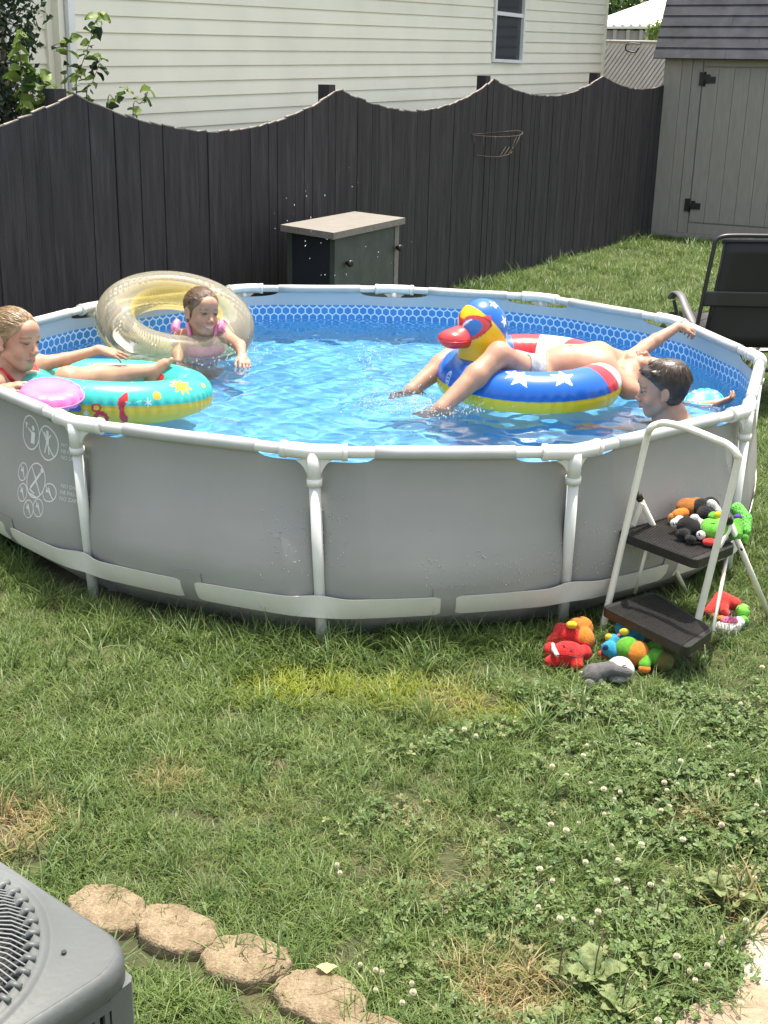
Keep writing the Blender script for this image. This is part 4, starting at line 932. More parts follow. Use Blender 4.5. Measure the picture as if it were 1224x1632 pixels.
SKIN = V3(.44, .24, .16)
class Head:
    """a child's head: centre at eye height, axes right / forward / up"""
    def __init__(s, c, fwd, up, sc=1.0):
        s.c = np.asarray(c, float); s.f = nrm(fwd); s.u = nrm(np.asarray(up, float) - s.f * np.dot(up, s.f)); s.r = np.cross(s.f, s.u); s.s = sc; s.A = np.stack([s.r, s.f, s.u], 1)
    def p(s, x, y, z): return s.c + s.A @ (V3(x, y, z) * s.s)
    def loc(s, V): return (V - s.c) @ s.A / s.s
    def E(s, c, r, k=.012, op='+', rot=None):
        A = s.A if rot is None else s.A @ rot
        return el(s.p(*c), V3(*r) * s.s, A, k * s.s, op)
    def C(s, a, b, ra, rb=None, k=.010, op='+'): return rc(s.p(*a), s.p(*b), ra * s.s, (ra if rb is None else rb) * s.s, k * s.s, op)
    def prims(s, smile=0.0, ears=True):
        o = [s.E((0, -.014, .036), (.072, .092, .076), .02), s.E((0, .028, -.022), (.056, .056, .074), .02), s.E((0, .046, -.078), (.030, .030, .026), .02),
             s.C((-.046, .0, -.05), (-.016, .052, -.092), .020, .017, .02), s.C((.046, .0, -.05), (.016, .052, -.092), .020, .017, .02),
             s.E((-.034, .054, -.036), (.025, .021, .024), .015), s.E((.034, .054, -.036), (.025, .021, .024), .015),
             s.E((0, .070, .045), (.044, .022, .034), .02),
             s.C((-.036, .074, .016), (.036, .074, .016), .010, None, .012),
             s.E((-.031, .094, -.001), (.018, .013, .0105), .008, '-'), s.E((.031, .094, -.001), (.018, .013, .0105), .008, '-'),
             s.E((-.031, .0715, -.001), (.0135, .0135, .0125), .003), s.E((.031, .0715, -.001), (.0135, .0135, .0125), .003),
             s.C((-.046, .073, .0095), (-.018, .082, .0085), .0042, None, .004), s.C((.046, .073, .0095), (.018, .082, .0085), .0042, None, .004),
             s.C((0, .080, .002), (0, .096, -.028), .0065, .0092, .010), s.E((0, .0975, -.032), (.0105, .0098, .0088), .006),
             s.E((-.0115, .091, -.0375), (.0075, .009, .0065), .005), s.E((.0115, .091, -.0375), (.0075, .009, .0065), .005),
             s.C((0, .086, -.044), (0, .087, -.052), .006, .007, .008)]
        w_ = .022 + .006 * smile; zc = .004 * smile
        for sg in (-1, 1):
            o += [s.C((0, .0895, -.0585), (sg * w_, .078, -.0605 + zc), .0052, .003, .004), s.C((0, .088, -.0685 - .004 * smile), (sg * w_ * .9, .077, -.0625 + zc), .0062, .003, .004)]
        o += [s.C((-w_ * .9, .084, -.062 + zc), (0, .0985, -.0628 - .001 * smile), .0018 + .002 * smile, None, .002, '-'), s.C((w_ * .9, .084, -.062 + zc), (0, .0985, -.0628 - .001 * smile), .0018 + .002 * smile, None, .002, '-')]
        if ears:
            for sg in (-1, 1):
                ro = np.array([[math.cos(sg * .35), -math.sin(sg * .35), 0], [math.sin(sg * .35), math.cos(sg * .35), 0], [0, 0, 1]])
                o += [s.E((sg * .076, -.012, -.006), (.0065, .019, .030), .006, '+', ro), s.E((sg * .0855, -.006, -.004), (.006, .0105, .018), .004, '-', ro), s.E((sg * .074, .000, -.030), (.007, .009, .009), .006)]
        return o
    def paint(s, V, C, mouth_open=False):
        q = s.loc(V); x, y, z = q[:, 0], q[:, 1], q[:, 2]; ax = np.abs(x)
        def blend(mask, colr, a=1.0): C[:] = C * (1 - (mask * a)[:, None]) + np.asarray(colr) * (mask * a)[:, None]
        g = lambda v, w_: np.exp(-(v / w_) ** 2)
        near = (np.abs(q) < .14).all(1)
        front = (y > .05) * near
        blend(g(ax - .038, .018) * g(z + .036, .016) * front, V3(.50, .17, .12), .45)
        blend(g(x, .012) * g(z + .034, .010) * (y > .085) * near, V3(.50, .19, .13), .4)
        eye = (((ax - .031) / .0125) ** 2 + ((z + .001) / .0042) ** 2 < 1) * (y > .068) * near
        blend(eye, V3(.12, .075, .055), 1); blend((((ax - .031) / .0062) ** 2 + ((z + .001) / .0062) ** 2 < 1) * eye, V3(.035, .03, .025), 1)
        blend((np.abs(((ax - .031) / .0135) ** 2 + ((z + .0005) / .0068) ** 2 - 1) < .45) * (z > .001) * (y > .06) * near, V3(.10, .055, .04), .75)
        blend((np.abs(z - .0215 + .25 * (ax - .031) ** 2 / .02) < .0036) * (ax > .014) * (ax < .047) * (y > .05) * near, V3(.16, .09, .05), .6)
        lip = (np.abs(z + .0625) < .0095) * (ax < .024) * (y > .076) * near; blend(lip * 1.0, V3(.52, .20, .17), .6)
        mo = (np.abs(z + .0630) < (.0042 if mouth_open else .0016)) * (ax < .021) * (y > .074) * near; blend(mo * 1.0, V3(.48, .42, .38) if mouth_open else V3(.16, .05, .04), .9)
        blend((np.hypot(ax - .007, z + .0415) < .0038) * (y > .08) * near, V3(.18, .07, .05), .8)
    def hair(s, kind):
        infl = .0075 if kind == 'pulled' else .010
        o = [s.E((0, -.016, .036), (.072 + infl, .092 + infl, .077 + infl), .01)]
        if kind == 'pulled':
            o += [s.E((0, -.035, -.006), (.062, .060, .058), .02), s.E((0, -.112, .018), (.032, .034, .032), .02), s.C((0, -.125, .01), (0, -.13, -.075), .022, .010, .02)]
            o += [s.C((-.12, .168, -.112), (.12, .168, -.112), .190, None, .008, '-')]
            for sg in (-1, 1): o += [s.E((sg * .085, -.008, -.018), (.022, .024, .032), .006, '-')]
        else:
            o += [s.E((0, -.030, -.010), (.069, .066, .062), .02), s.E((0, .052, .078), (.052, .036, .022), .02), s.E((.01, -.03, .100), (.055, .06, .020), .02)]
            r = random.Random(5)
            for i in range(44):     # tufts
                a = r.uniform(-1.2, 4.3); rr_ = r.uniform(.3, 1.0); px, py = .072 * rr_ * math.cos(a), -.016 + .088 * rr_ * math.sin(a); pz = .036 + .082 * math.sqrt(max(0, 1 - rr_ ** 2 * .92))
                o.append(s.C((px, py, pz), (px * 1.1 + r.uniform(-.006, .006), py + .024 + r.uniform(-.01, .012), pz + r.uniform(-.008, .006)), .0065, .003, .006))
            o += [s.C((-.12, .165, -.105), (.12, .165, -.105), .195, None, .005, '-')]
            for sg in (-1, 1): o += [s.E((sg * .086, -.008, -.014), (.020, .020, .030), .005, '-')]
        return o
    def strand(s, sc=(75, 9, 75)): return lambda V: s.loc(V) * np.asarray(sc, float)

def hand(W, F, N_, side, L=.15, curl=(.35, .35, .4, .5), thumb=.5, spread=.14):
    """W wrist, F towards the fingers, N_ out of the back of the hand; side +1 puts the thumb on F x N_"""
    F = nrm(F); N_ = nrm(np.asarray(N_, float) - F * np.dot(N_, F)); X = np.cross(F, N_) * side; W = np.asarray(W, float); u = L / .15; o = []
    kn = []
    for i, (lx, ly) in enumerate(((.026, .070), (.009, .074), (-.009, .071), (-.025, .063))):
        k = W + (X * lx + F * ly) * u + N_ * (.004 - .003 * abs(i - 1.2)) * u; kn.append(k); o.append(rc(W + X * lx * .55 * u, k, .0125 * u, .0098 * u, .010))
    o.append(rc(W - F * .01 * u, W + F * .03 * u, .0165 * u, .017 * u, .012))
    for i, (ln, r0) in enumerate(((.056, .0078), (.063, .0080), (.058, .0076), (.045, .0068))):
        d = nrm(F + X * spread * (1.2 - i * .8)); p = kn[i]; c = curl[i]; seg = (.45, .32, .26); a = c * .6
        for j, sg in enumerate(seg):
            a += c * .75 if j else 0; dd = d * math.cos(a) - N_ * math.sin(a); q = p + dd * ln * u * sg; o.append(rc(p, q, (r0 - .0006 * j) * u, (r0 - .0006 * (j + 1)) * u, .0035)); p = q
    t0 = W + (X * .014 + F * .016) * u; t1 = W + (X * (.034 + .008 * thumb) + F * .040 - N_ * .010) * u; t2 = t1 + (X * .012 * thumb + F * .026 - N_ * .008) * u; t3 = t2 + (F * .021 - X * .002 - N_ * .006) * u
    o += [rc(t0, t1, .0125 * u, .0098 * u, .010), rc(t1, t2, .0092 * u, .0082 * u, .005), rc(t2, t3, .0082 * u, .0068 * u, .004)]
    return o
def foot(A_, F, U, side, L=.19):
    """A_ ankle, F towards the toes, U top of the foot"""
    F = nrm(F); U = nrm(np.asarray(U, float) - F * np.dot(U, F)); X = np.cross(F, U) * side; u = L / .19; A_ = np.asarray(A_, float)
    h = A_ - U * .045 * u - F * .035 * u; o = [rc(A_, h, .024 * u, .024 * u, .02), rc(A_ - U * .008, A_ + (F * .075 - U * .034) * u, .024 * u, .019 * u, .02), rc(h, A_ + (F * .085 - U * .048 + X * .012) * u, .022 * u, .018 * u, .02), rc(h, A_ + (F * .08 - U * .050 - X * .018) * u, .02 * u, .016 * u, .02)]
    for i, (dx, ln, r0) in enumerate(((.026, .036, .0115), (.009, .034, .0085), (-.005, .030, .0080), (-.018, .026, .0075), (-.029, .021, .0070))):
        p = A_ + (F * (.084 - .006 * i) - U * .046 + X * dx * .92) * u; o.append(rc(p, p + (F * ln * .72 - U * .002) * u, (r0 + .0015) * u, r0 * 1.05 * u, .007))
    return o
def skincol(head, extra=None, base=SKIN, mouth=False):
    def f(V):
        C = np.tile(base, (len(V), 1)); C *= (1 + .05 * np.sin(V[:, 0:1] * 23 + 1) * np.sin(V[:, 1:2] * 19) * np.sin(V[:, 2:3] * 27)); head.paint(V, C, mouth)
        for (c, r, col, a) in (extra or []):
            d = np.linalg.norm(V - np.asarray(c), axis=1); mk = np.clip(1.4 - d / r, 0, 1) * a; C = C * (1 - mk[:, None]) + np.asarray(col) * mk[:, None]
        return C
    return f
PINK = V3(.52, .18, .13)
def strands(hd, kind, m, t, n, seed):
    r = np.random.default_rng(seed); b = MB()
    for i in range(n):
        if kind == 'pulled':
            a = r.uniform(-1.75, 1.75); st_ = nrm([math.sin(a), math.cos(a) * .86 + .05, .62 - .55 * abs(math.sin(a)) ** 1.5 + r.normal() * .05]); en = nrm([r.normal() * .10, -1, .0 + r.normal() * .12]); f0, f1 = r.uniform(0, .35), r.uniform(.6, 1); infl = .0085
        else:
            a = r.uniform(-3.14, 3.14); st_ = nrm([r.normal() * .15, -.35 + r.normal() * .15, 1]); en = nrm([math.sin(a), math.cos(a) * 1.0, -.25 + .45 * max(0, math.cos(a))]); f0, f1 = r.uniform(.0, .5), r.uniform(.6, .95); infl = .0115
        pts = []
        for f in np.linspace(f0, f1, 8):
            d = nrm(st_ * (1 - f) + en * f + np.cross(st_, en) * .06 * math.sin(6 * f + i)); rad = 1 / math.sqrt((d[0] / (.072 + infl)) ** 2 + (d[1] / (.092 + infl)) ** 2 + (d[2] / (.077 + infl)) ** 2)
            lift = r.uniform(-.001, .0012) + (.004 * (f - f0) / (f1 - f0) if kind != 'pulled' else 0)
            pts.append(hd.p(*(d * (rad + lift) + V3(0, -.016, .036))))
        b.tube(pts, [.0011, .0014, .0014, .0013, .0012, .0010, .0008, .0003], 4, cap=False)
    me = b.mesh('loose_strands', False); at = me.attributes.new('strand', 'FLOAT_VECTOR', 'POINT'); k = np.repeat(np.random.default_rng(seed + 1).uniform(0, 60, n), 32)
    at.data.foreach_set('vector', np.stack([k, k * .3, np.tile(np.repeat(np.linspace(0, .6, 8), 4), n)], 1).astype(np.float32).ravel())
    o = link('loose_strands', me, m, t); o['kind'] = 'stuff'; return o

# ------------------------------------------------------------------ inflatable rings
M['vinylprint'] = mat('printed_vinyl', (.5, .5, .5), .28, .03, 30, attr='col', spec=.5, coat=.25, translu=.12)
class Ring:
    def __init__(s, c, Rr, r, n_=(0, 0, 1), flat=1.0, nu=300, nv=72, wr=.05, nw=64, rfun=None, seed=0):
        s.c = np.asarray(c, float); s.R = Rr; s.r = r; s.n = nrm(n_); s.a = nrm(np.cross([0, 1, 0], s.n)); s.b = np.cross(s.n, s.a); s.nu, s.nv = nu, nv
        U = np.linspace(0, 2 * np.pi, nu, endpoint=False); Vv = np.linspace(-np.pi, np.pi, nv, endpoint=False); s.U, s.V = np.meshgrid(U, Vv, indexing='ij')
        rg = np.random.default_rng(seed); ph = rg.uniform(0, 6.28, 4)
        seam = np.exp(-(np.abs(np.abs(s.V) - 0) / .30) ** 2) + np.exp(-((np.abs(s.V) - np.pi) / .55) ** 2)
        wob = .5 + .5 * np.sin(nw * s.U + ph[0] + .8 * np.sin(5 * s.U + ph[1])) ; amp = wr * (.4 + .6 * np.sin(3 * s.U + ph[2]) ** 2)
        rr = r * (1 - amp * seam * wob - .02 * np.exp(-(s.V / .05) ** 2))
        if rfun: rr = rr * rfun(s.U)
        s.rr = rr; d = s.a * np.cos(s.U)[..., None] + s.b * np.sin(s.U)[..., None]
        s.X = s.c + d * (Rr + rr * np.cos(s.V))[..., None] + s.n * (rr * flat * np.sin(s.V))[..., None]
    def uv(s, px, py):              # where a photo pixel meets the ring first
        d = nrm(_ray(px, py)); q = s.X.reshape(-1, 3) - CAM; t = q @ d; e = np.linalg.norm(q - t[:, None] * d, axis=1)
        ok = e < .008 if (e < .008).any() else e <= e.min() + 1e-6; i = np.where(ok)[0][np.argmin(t[ok])]; return s.U.ravel()[i], s.V.ravel()[i]
    def metric(s, u, v):
        du = (s.U - u + np.pi) % (2 * np.pi) - np.pi; dv = (s.V - v + np.pi) % (2 * np.pi) - np.pi
        return du * (s.R + s.r * np.cos(v)), dv * s.r
    def faces(s, sel=None):
        i = np.arange(s.nu)[:, None]; j = np.arange(s.nv)[None, :]; k = i * s.nv + j; k2 = ((i + 1) % s.nu) * s.nv + j; k3 = ((i + 1) % s.nu) * s.nv + (j + 1) % s.nv; k4 = i * s.nv + (j + 1) % s.nv
        F = np.stack([k, k2, k3, k4], -1)
        return F.reshape(-1, 4) if sel is None else F[sel]
    def build(s, name, m, parent, col=None, sel=None):
        me = npmesh(name, s.X.reshape(-1, 3), s.faces(sel))
        if col is not None:
            at = me.color_attributes.new('col', 'FLOAT_COLOR', 'POINT'); at.data.foreach_set('color', np.concatenate([col.reshape(-1, 3), np.ones((s.nu * s.nv, 1))], 1).astype(np.float32).ravel())
        if sel is not None:
            bm = bmesh.new(); bm.from_mesh(me); bmesh.ops.delete(bm, geom=[v for v in bm.verts if not v.link_faces], context='VERTS'); bm.to_mesh(me); bm.free()
        return link(name, me, m, parent)
def inpoly(x, y, poly):
    c = np.zeros(x.shape, bool); n = len(poly)
    for i in range(n):
        x1, y1 = poly[i]; x2, y2 = poly[i - 1]
        c ^= ((y1 > y) != (y2 > y)) & (x < (x2 - x1) * (y - y1) / ((y2 - y1) + 1e-12) + x1)
    return c
def star(r, n=5, inner=.42, rot=0.0): return [((r if k % 2 == 0 else r * inner) * math.sin(math.pi * k / n + rot), (r if k % 2 == 0 else r * inner) * math.cos(math.pi * k / n + rot)) for k in range(2 * n)]

# turquoise sea print ring
TEAL = V3(.045, .50, .42); YEL = V3(.72, .50, .03); RED = V3(.60, .03, .04); WHT = V3(.80, .80, .78)
tr = thing('swim_ring', 'turquoise sea print swim ring with yellow underside carrying a girl', 'swim ring', (-1.12, -.42, .52))
rg_ = Ring((-1.12, -.43, .568), .345, .096, (.04, .085, 1), nu=680, nv=150, wr=.09, nw=58, seed=3)
Ct = np.where((rg_.V > .12)[..., None] & (rg_.V < np.pi - .1)[..., None], TEAL, YEL)
def paint(px, py, polyf, colr, lim=.12):
    global Ct
    u, v = rg_.uv(px, py); x, y = rg_.metric(u, v); mk = (np.hypot(x, y) < lim); mk &= polyf(x, y); Ct[mk] = colr
blobp = lambda r, k=0, am=.0, ph=0: (lambda x, y: np.hypot(x, y) < r * (1 + am * np.sin(k * np.arctan2(y, x) + ph)))
paint(290, 612, lambda x, y: (np.hypot(x * .8, y) < .036 * (1 + .35 * np.sin(9 * np.arctan2(y, x)))), V3(.62, .66, .02))
paint(290, 611, lambda x, y: (np.abs(np.hypot(x, y + .006) - .018) < .002) & (y < .0), V3(.30, .42, .02))
paint(252, 629, lambda x, y: np.hypot(x, y) < .019, V3(.80, .38, .04))
paint(238, 644, lambda x, y: inpoly(x, y, star(.022, 6, .35)), WHT)
paint(327, 613, lambda x, y: np.hypot(x * .7, y) < .012, V3(.80, .34, .05))
paint(252, 600, lambda x, y: np.hypot(x * .6, y * 1.2) < .02, RED)
paint(195, 648, lambda x, y: (np.abs(np.hypot(x - .07, y + .01) - .08) < .0145 + .004 * np.sin(70 * y)) & (x < .02), RED, .11)
paint(160, 668, lambda x, y: (np.abs(np.hypot(x, y) - .022) < .010 + .002 * np.sin(12 * np.arctan2(y, x))) & (y > -.02), RED)
paint(150, 652, lambda x, y: np.abs(np.hypot(x - .005, y - .004) - .016) < .004, RED)
paint(136, 662, lambda x, y: inpoly(x, y, star(.014, 6, .35)), WHT)
paint(118, 652, lambda x, y: np.hypot(x * .6, y) < .016, V3(.16, .18, .62))
paint(222, 640, lambda x, y: (np.abs(y - .006 * np.sin(x * 70)) < .0018) & (np.abs(x) < .05), V3(.35, .70, .66))
for k in range(60):
    a, b_ = rng.uniform(0, 6.28), rng.uniform(.2, 2.6); x, y = rg_.metric(a, b_); mk = np.hypot(x, y) < rng.uniform(.003, .005); Ct[mk] = V3(.55, .80, .76)
rg_.build('tube', M['vinylprint'], tr, Ct)
# clear window panel joining the inside of the ring
b = MB(); b.grid([[rg_.c + (rg_.a * math.cos(u) + rg_.b * math.sin(u)) * r_ + V3(0, 0, z) for r_, z in ((.235, -.03), (.19, -.05), (.14, -.055))] for u in np.linspace(0, 2 * math.pi, 48, endpoint=False)], closed=True); b.build('seat_flap', M['clear'], tr)

# clear ring with yellow tinted lower half
cr = thing('swim_ring', 'large clear swim ring with yellow tinted underside tipped up around a girl in pink', 'swim ring', (-1.03, .8, .52))
t_ = R(21); rc_ = Ring(P(280, 513, .80), .318, .106, (.17, -math.sin(t_), math.cos(t_)), nu=300, nv=64, wr=.04, nw=70, seed=9)
up_ = ((rc_.V > -.05) & (rc_.V < 2.35)); rc_.build('clear_top', M['clear'], cr, None, up_); rc_.build('tinted_underside', M['yellowclear'], cr, None, ~up_)

# duck float
dk = thing('duck_float', 'stars and stripes inflatable duck float with red sunglasses and red bill', 'pool float', (.78, -.05, .52))
BLUE = V3(.012, .13, .52)
rd = Ring((.785, -.05, .592), .335, .112, (-.02, -.06, 1), nu=680, nv=150, wr=.06, nw=52, seed=4, rfun=lambda U: 1 - .42 * np.exp(-((((U + np.pi) % (2 * np.pi)) - np.pi) / .35) ** 2) + .05 * np.exp(-((U - 3.3) / .6) ** 2))
ud_ = np.degrees((np.arctan2(np.sin(rd.U), np.cos(rd.U)))); Ct = np.tile(BLUE, rd.U.shape + (1,)).astype(float)
wv = ud_ + 5 * np.sin(rd.V)
for a0, a1, cc in ((-43, -31, RED), (-31, -18, WHT), (-18, 4, RED), (4, 25, WHT), (25, 55, RED), (55, 82, WHT), (82, 108, RED)): Ct[(wv >= a0) & (wv < a1)] = cc
rg_ = rd
for px, py, rs_ in ((829, 600, .058), (899, 599, .062), (757, 602, .0), (1010, 700, 0)):
    if rs_: paint(px, py, lambda x, y, r_=rs_: inpoly(x, y, star(r_, 5, .42, .1)), WHT)
paint(711, 603, lambda x, y: (((np.abs(np.hypot(x * 1.9, y) - .033) < .005)) | ((np.hypot(x * 1.9, y) < .022) & (np.sin(y * 420) > .1))), V3(.55, .65, .80))
for uu in (150, 215, 250): 
    x, y = rd.metric(R(uu), 1.3)
    if uu != 215: Ct[inpoly(x, y, star(.045, 5, .42))] = WHT
Ct[(rd.V < .08) | (rd.V > 2.8)] = V3(.74, .56, .015)
rd.build('ring_tube', M['vinylprint'], dk, Ct)
dh = P(768, 521, -.12); dF = nrm([-.86, -.50, 0]); dU = V3(0, 0, 1); dR = np.cross(dF, dU); dA = np.stack([dR, dF, dU], 1)
nb_ = V3(dh[0] - dF[0] * .02, dh[1] - dF[1] * .02, .63)
dprims = [el(dh, (.112, .122, .132), dA, .03), rc(nb_, dh - dU * .06, .125, .098, .05), rc(nb_ - V3(0, 0, .02), nb_ + V3(.0, .0, .04), .128, .118, .03)]
def duckcol(V):
    q = (V - dh) @ dA; r_, f_, u_ = q[:, 0], q[:, 1], q[:, 2]; C = np.tile(V3(.78, .50, .012), (len(V), 1))
    cap = (u_ - 1.05 * f_ > .028) & (u_ > -.045); C[cap] = BLUE
    for sr, sf, su_ in ((-.05, -.02, .10), (.035, .0, .115), (-.10, -.065, .04), (-.02, -.09, .06)):
        c = nrm([sr, sf, su_]) * .118; d = q - c; n_ = nrm(c); e1_ = nrm(np.cross(n_, [0, 1, .3])); e2_ = np.cross(n_, e1_); mk = (np.linalg.norm(d, axis=1) < .06) & inpoly(d @ e1_, d @ e2_, star(.030, 5, .42, .2)); C[mk] = WHT
    for sg in (-1, 1):
        x = (r_ * sg - .053) / .041; y = (u_ - .012) / .042; el_ = np.sqrt(x ** 2 + y ** 2 + .25 * x * y * -1); fr = (f_ > .02)
        tip = fr & inpoly(r_ * sg, u_, [(.055, .055), (.112, .078), (.100, .030), (.085, -.005)])
        C[(fr & (el_ < 1.30)) | tip] = V3(.62, .05, .05); C[fr & (el_ < 1.0)] = V3(.03, .17, .52)
        C[fr & (el_ < .93) & (y - x > .80)] = V3(.75, .78, .82)  # white corner glint painted into the colour of each lens
        C[fr & (el_ > 1.30) & (el_ < 1.36)] = V3(.25, .02, .02)
    C[(f_ > .05) & (np.abs(r_) < .02) & (np.abs(u_ - .038) < .012)] = V3(.62, .05, .05)
    return C
blob('head', dprims, .0042, M['vinylprint'], dk, None, duckcol)
bc = dh + dF * .118 - dU * .042; M['bill'] = mat('red_vinyl', (.66, .045, .05), .25, .04, 20, coat=.3, translu=.1)
blob('bill', [el(bc + dF * .035, (.074, .074, .046), dA, .02), el(bc + dU * .014 - dF * .015, (.058, .062, .046), dA, .02), el(bc - dF * .02 - dU * .006, (.060, .05, .042), dA, .02)], .004, M['bill'], dk)
b = MB(); b.tube([bc + dR * .0755 * math.cos(a) * (1) + dF * (.035 + .0735 * math.sin(a)) - dU * .004 for a in np.linspace(-.35, math.pi + .35, 40)], .0022, 6); b.build('bill_seam', M['bill'], dk)

# round swim discs worn or held by the children
def disc(label, c, n_, r, th, m1, m2, dots=None):
    n_ = nrm(n_); a = nrm(np.cross(n_, [0, 1, .2])); b_ = np.cross(n_, a); c = np.asarray(c, float); t = thing('swim_disc', label, 'swim aid', c)
    prof = [(.0, .40), (.2, .42), (.36, .50), (.55, .56), (.8, .55), (.94, .38), (1.0, .04)]
    def sh(sg, nm, m):
        G = []
        for k in range(64):
            u = 2 * math.pi * k / 64; wr_ = 1 - .07 * (.5 + .5 * math.sin(13 * u)) ** 2; G.append([c + (a * math.cos(u) + b_ * math.sin(u)) * r * f * (1 if f < .9 else wr_) + n_ * sg * th * h * (wr_ if f > .6 else 1) for f, h in prof])
        q = MB(); q.grid(G, closed=True); return q.build(nm, m, t)
    sh(1, 'upper_shell', m1); sh(-1, 'lower_shell', m2)
    q = MB(); q.tube([c + (a * math.cos(u) + b_ * math.sin(u)) * r * 1.005 for u in np.linspace(0, 2 * math.pi, 64, endpoint=False)], .0035, 6, closed=True); q.build('seam', m1, t)
    if dots:
        for u in dots:
            q = MB(); cc = c + (a * math.cos(u) + b_ * math.sin(u)) * r * .72 + n_ * th * .575
            q.add([cc] + [cc + (a * math.cos(w_) + b_ * math.sin(w_)) * .014 * (1 + .3 * math.sin(6 * w_)) for w_ in np.linspace(0, 2 * math.pi, 24, endpoint=False)], [(0, k + 1, (k + 1) % 24 + 1) for k in range(24)]); q.build('octopus_print', M['printblue'], t)
    return t
M['printblue'] = mat('dark_blue_print', (.02, .10, .32), .4)
M['pink'] = mat('pink_vinyl', (.80, .20, .48), .28, .04, 20, coat=.25, translu=.15); M['pinksparkle'] = mat('pink_glitter_vinyl', (.74, .12, .36), .25, .3, 160, coat=.3, alt=(.85, .5, .66), altscale=160)
M['skyblue'] = mat('blue_vinyl', (.03, .42, .66), .28, .04, 20, coat=.25, translu=.12)
pk = P(81, 629, -.93)
disc('pink round inflatable swim disc under the hand of the girl in red', pk, (.10, -.18, 1), .130, .058, M['pink'], M['pinksparkle'])
bd = P(1122, 640, -.22)
disc('blue round swim disc with octopus prints floating by an outstretched hand', bd, (-.22, -.42, .88), .088, .036, M['skyblue'], M['clear'], (2.4, 3.6, 5.2, 6.2, 1.2))

# ------------------------------------------------------------------ the children
def person(label, prims, head, hairkind, hairm, loc, extra=None, mouth=False, smile=0.0, h=.0042, strand=(75, 9, 75)):
    t = thing('person', label, 'person', loc)
    blob('body', prims + head.prims(smile), h, M['skin'], t, None, skincol(head, extra, mouth=mouth))
    blob('hair', head.hair(hairkind), .004, hairm, t, None, None, {'strand': head.strand(strand)})
    strands(head, hairkind, hairm, t, 330, len(label))
    return t
def cloth(name, prims, cuts, m, t, h=.0045):
    lo = np.min([p['lo'] for p in prims], 0) - .03; hi = np.max([p['hi'] for p in prims], 0) + .03
    return blob(name, prims + [half(pt, n_, lo, hi) for pt, n_ in cuts], h, m, t)

# girl in red, lounging in the turquoise ring
H1 = Head(P(24, 541, -.62), (.90, -.40, -.06), (.10, .04, 1), 1.13)
n0 = H1.p(0, -.03, -.085); n1 = P(6, 597, -.60)
shF, elF, wrF = P(58, 581, -.44), P(103, 573, -.38), P(158, 557, -.34)
shN, elN, wrN = P(-8, 612, -.76), P(-42, 640, -.84), P(4, 620, -.92)
pel = P(104, 668, -.52); chs = P(18, 618, -.60); bel = P(60, 645, -.57)
knF, anF = P(109, 606, -.50), P(236, 591, -.22)
hipN = pel + V3(0, -.06, 0); knN = P(150, 662, -.50); anN = P(200, 690, -.38)
torso1 = [rc(n0, n1, .043, .046, .02), el(chs, (.115, .085, .10), None, .05), rc(chs, bel, .088, .080, .05), rc(bel, pel, .082, .095, .05), rc(n1, shF, .044, .040, .04), rc(n1, shN, .044, .040, .04), rc(chs + V3(0, .05, .03), shF, .05, .042, .03)]
b1 = torso1 + [rc(shF, elF, .036, .029, .02), rc(elF, wrF, .0285, .019, .015), rc(shN, elN, .036, .029, .02), rc(elN, wrN, .029, .019, .015)]
b1 += hand(wrF, P(205, 568, -.30) - wrF, (.15, -.25, .95), -1, .150, (.30, .15, .2, .35), .9, .2) + hand(wrN, P(52, 606, -.90) - wrN, (-.1, -.1, 1), 1, .145, (.45, .4, .45, .5), .5)
b1 += [rc(pel + V3(.02, .03, .02), knF, .074, .056, .03), el(knF, (.052, .05, .05), None, .03), rc(knF, knF + (anF - knF) * .4, .050, .052, .03), rc(knF + (anF - knF) * .4, anF, .052, .031, .02), rc(hipN, knN, .076, .055, .03), rc(knN, anN, .052, .034, .02)]
b1 += foot(anF, P(254, 568, -.20) - anF, (-.75, -.25, .25), 1, .185) + foot(anN, (.9, .2, -.2), (0, 0, 1), 1, .18)
g1 = person('girl with pulled back blond hair and red swimsuit lounging in the turquoise ring', b1, H1, 'pulled', M['hairblond'], (-1.35, -.55, .45), [(knF, .05, PINK, .25), (P(254, 575, -.2), .05, PINK, .3)])
M['redcloth'] = mat('red_swim_fabric', (.50, .012, .02), .55, .25, 40, .3, 90)
inf = lambda pr, d: [dict(p, fn=(lambda x, y, z, f=p['fn']: f(x, y, z) - d)) for p in pr]
cloth('swimsuit', inf([torso1[1], torso1[2], torso1[3]], .005), [(P(20, 606, -.60), (.25, -.15, 1))], M['redcloth'], g1)
for a, c, e in ((P(46, 580, -.52), P(55, 591, -.56), P(62, 607, -.60)), (P(-4, 590, -.68), P(8, 600, -.70), P(20, 612, -.68))):
    q = MB()
    for k, off in enumerate((-.014, -.005, .004, .013)): q.tube(bez([a + V3(off, off * .4, .004), c + V3(off, 0, .006), e + V3(off * .8, 0, .006)], 6), .0075, 8)
    q.build('swimsuit_strap', M['redcloth'], g1)

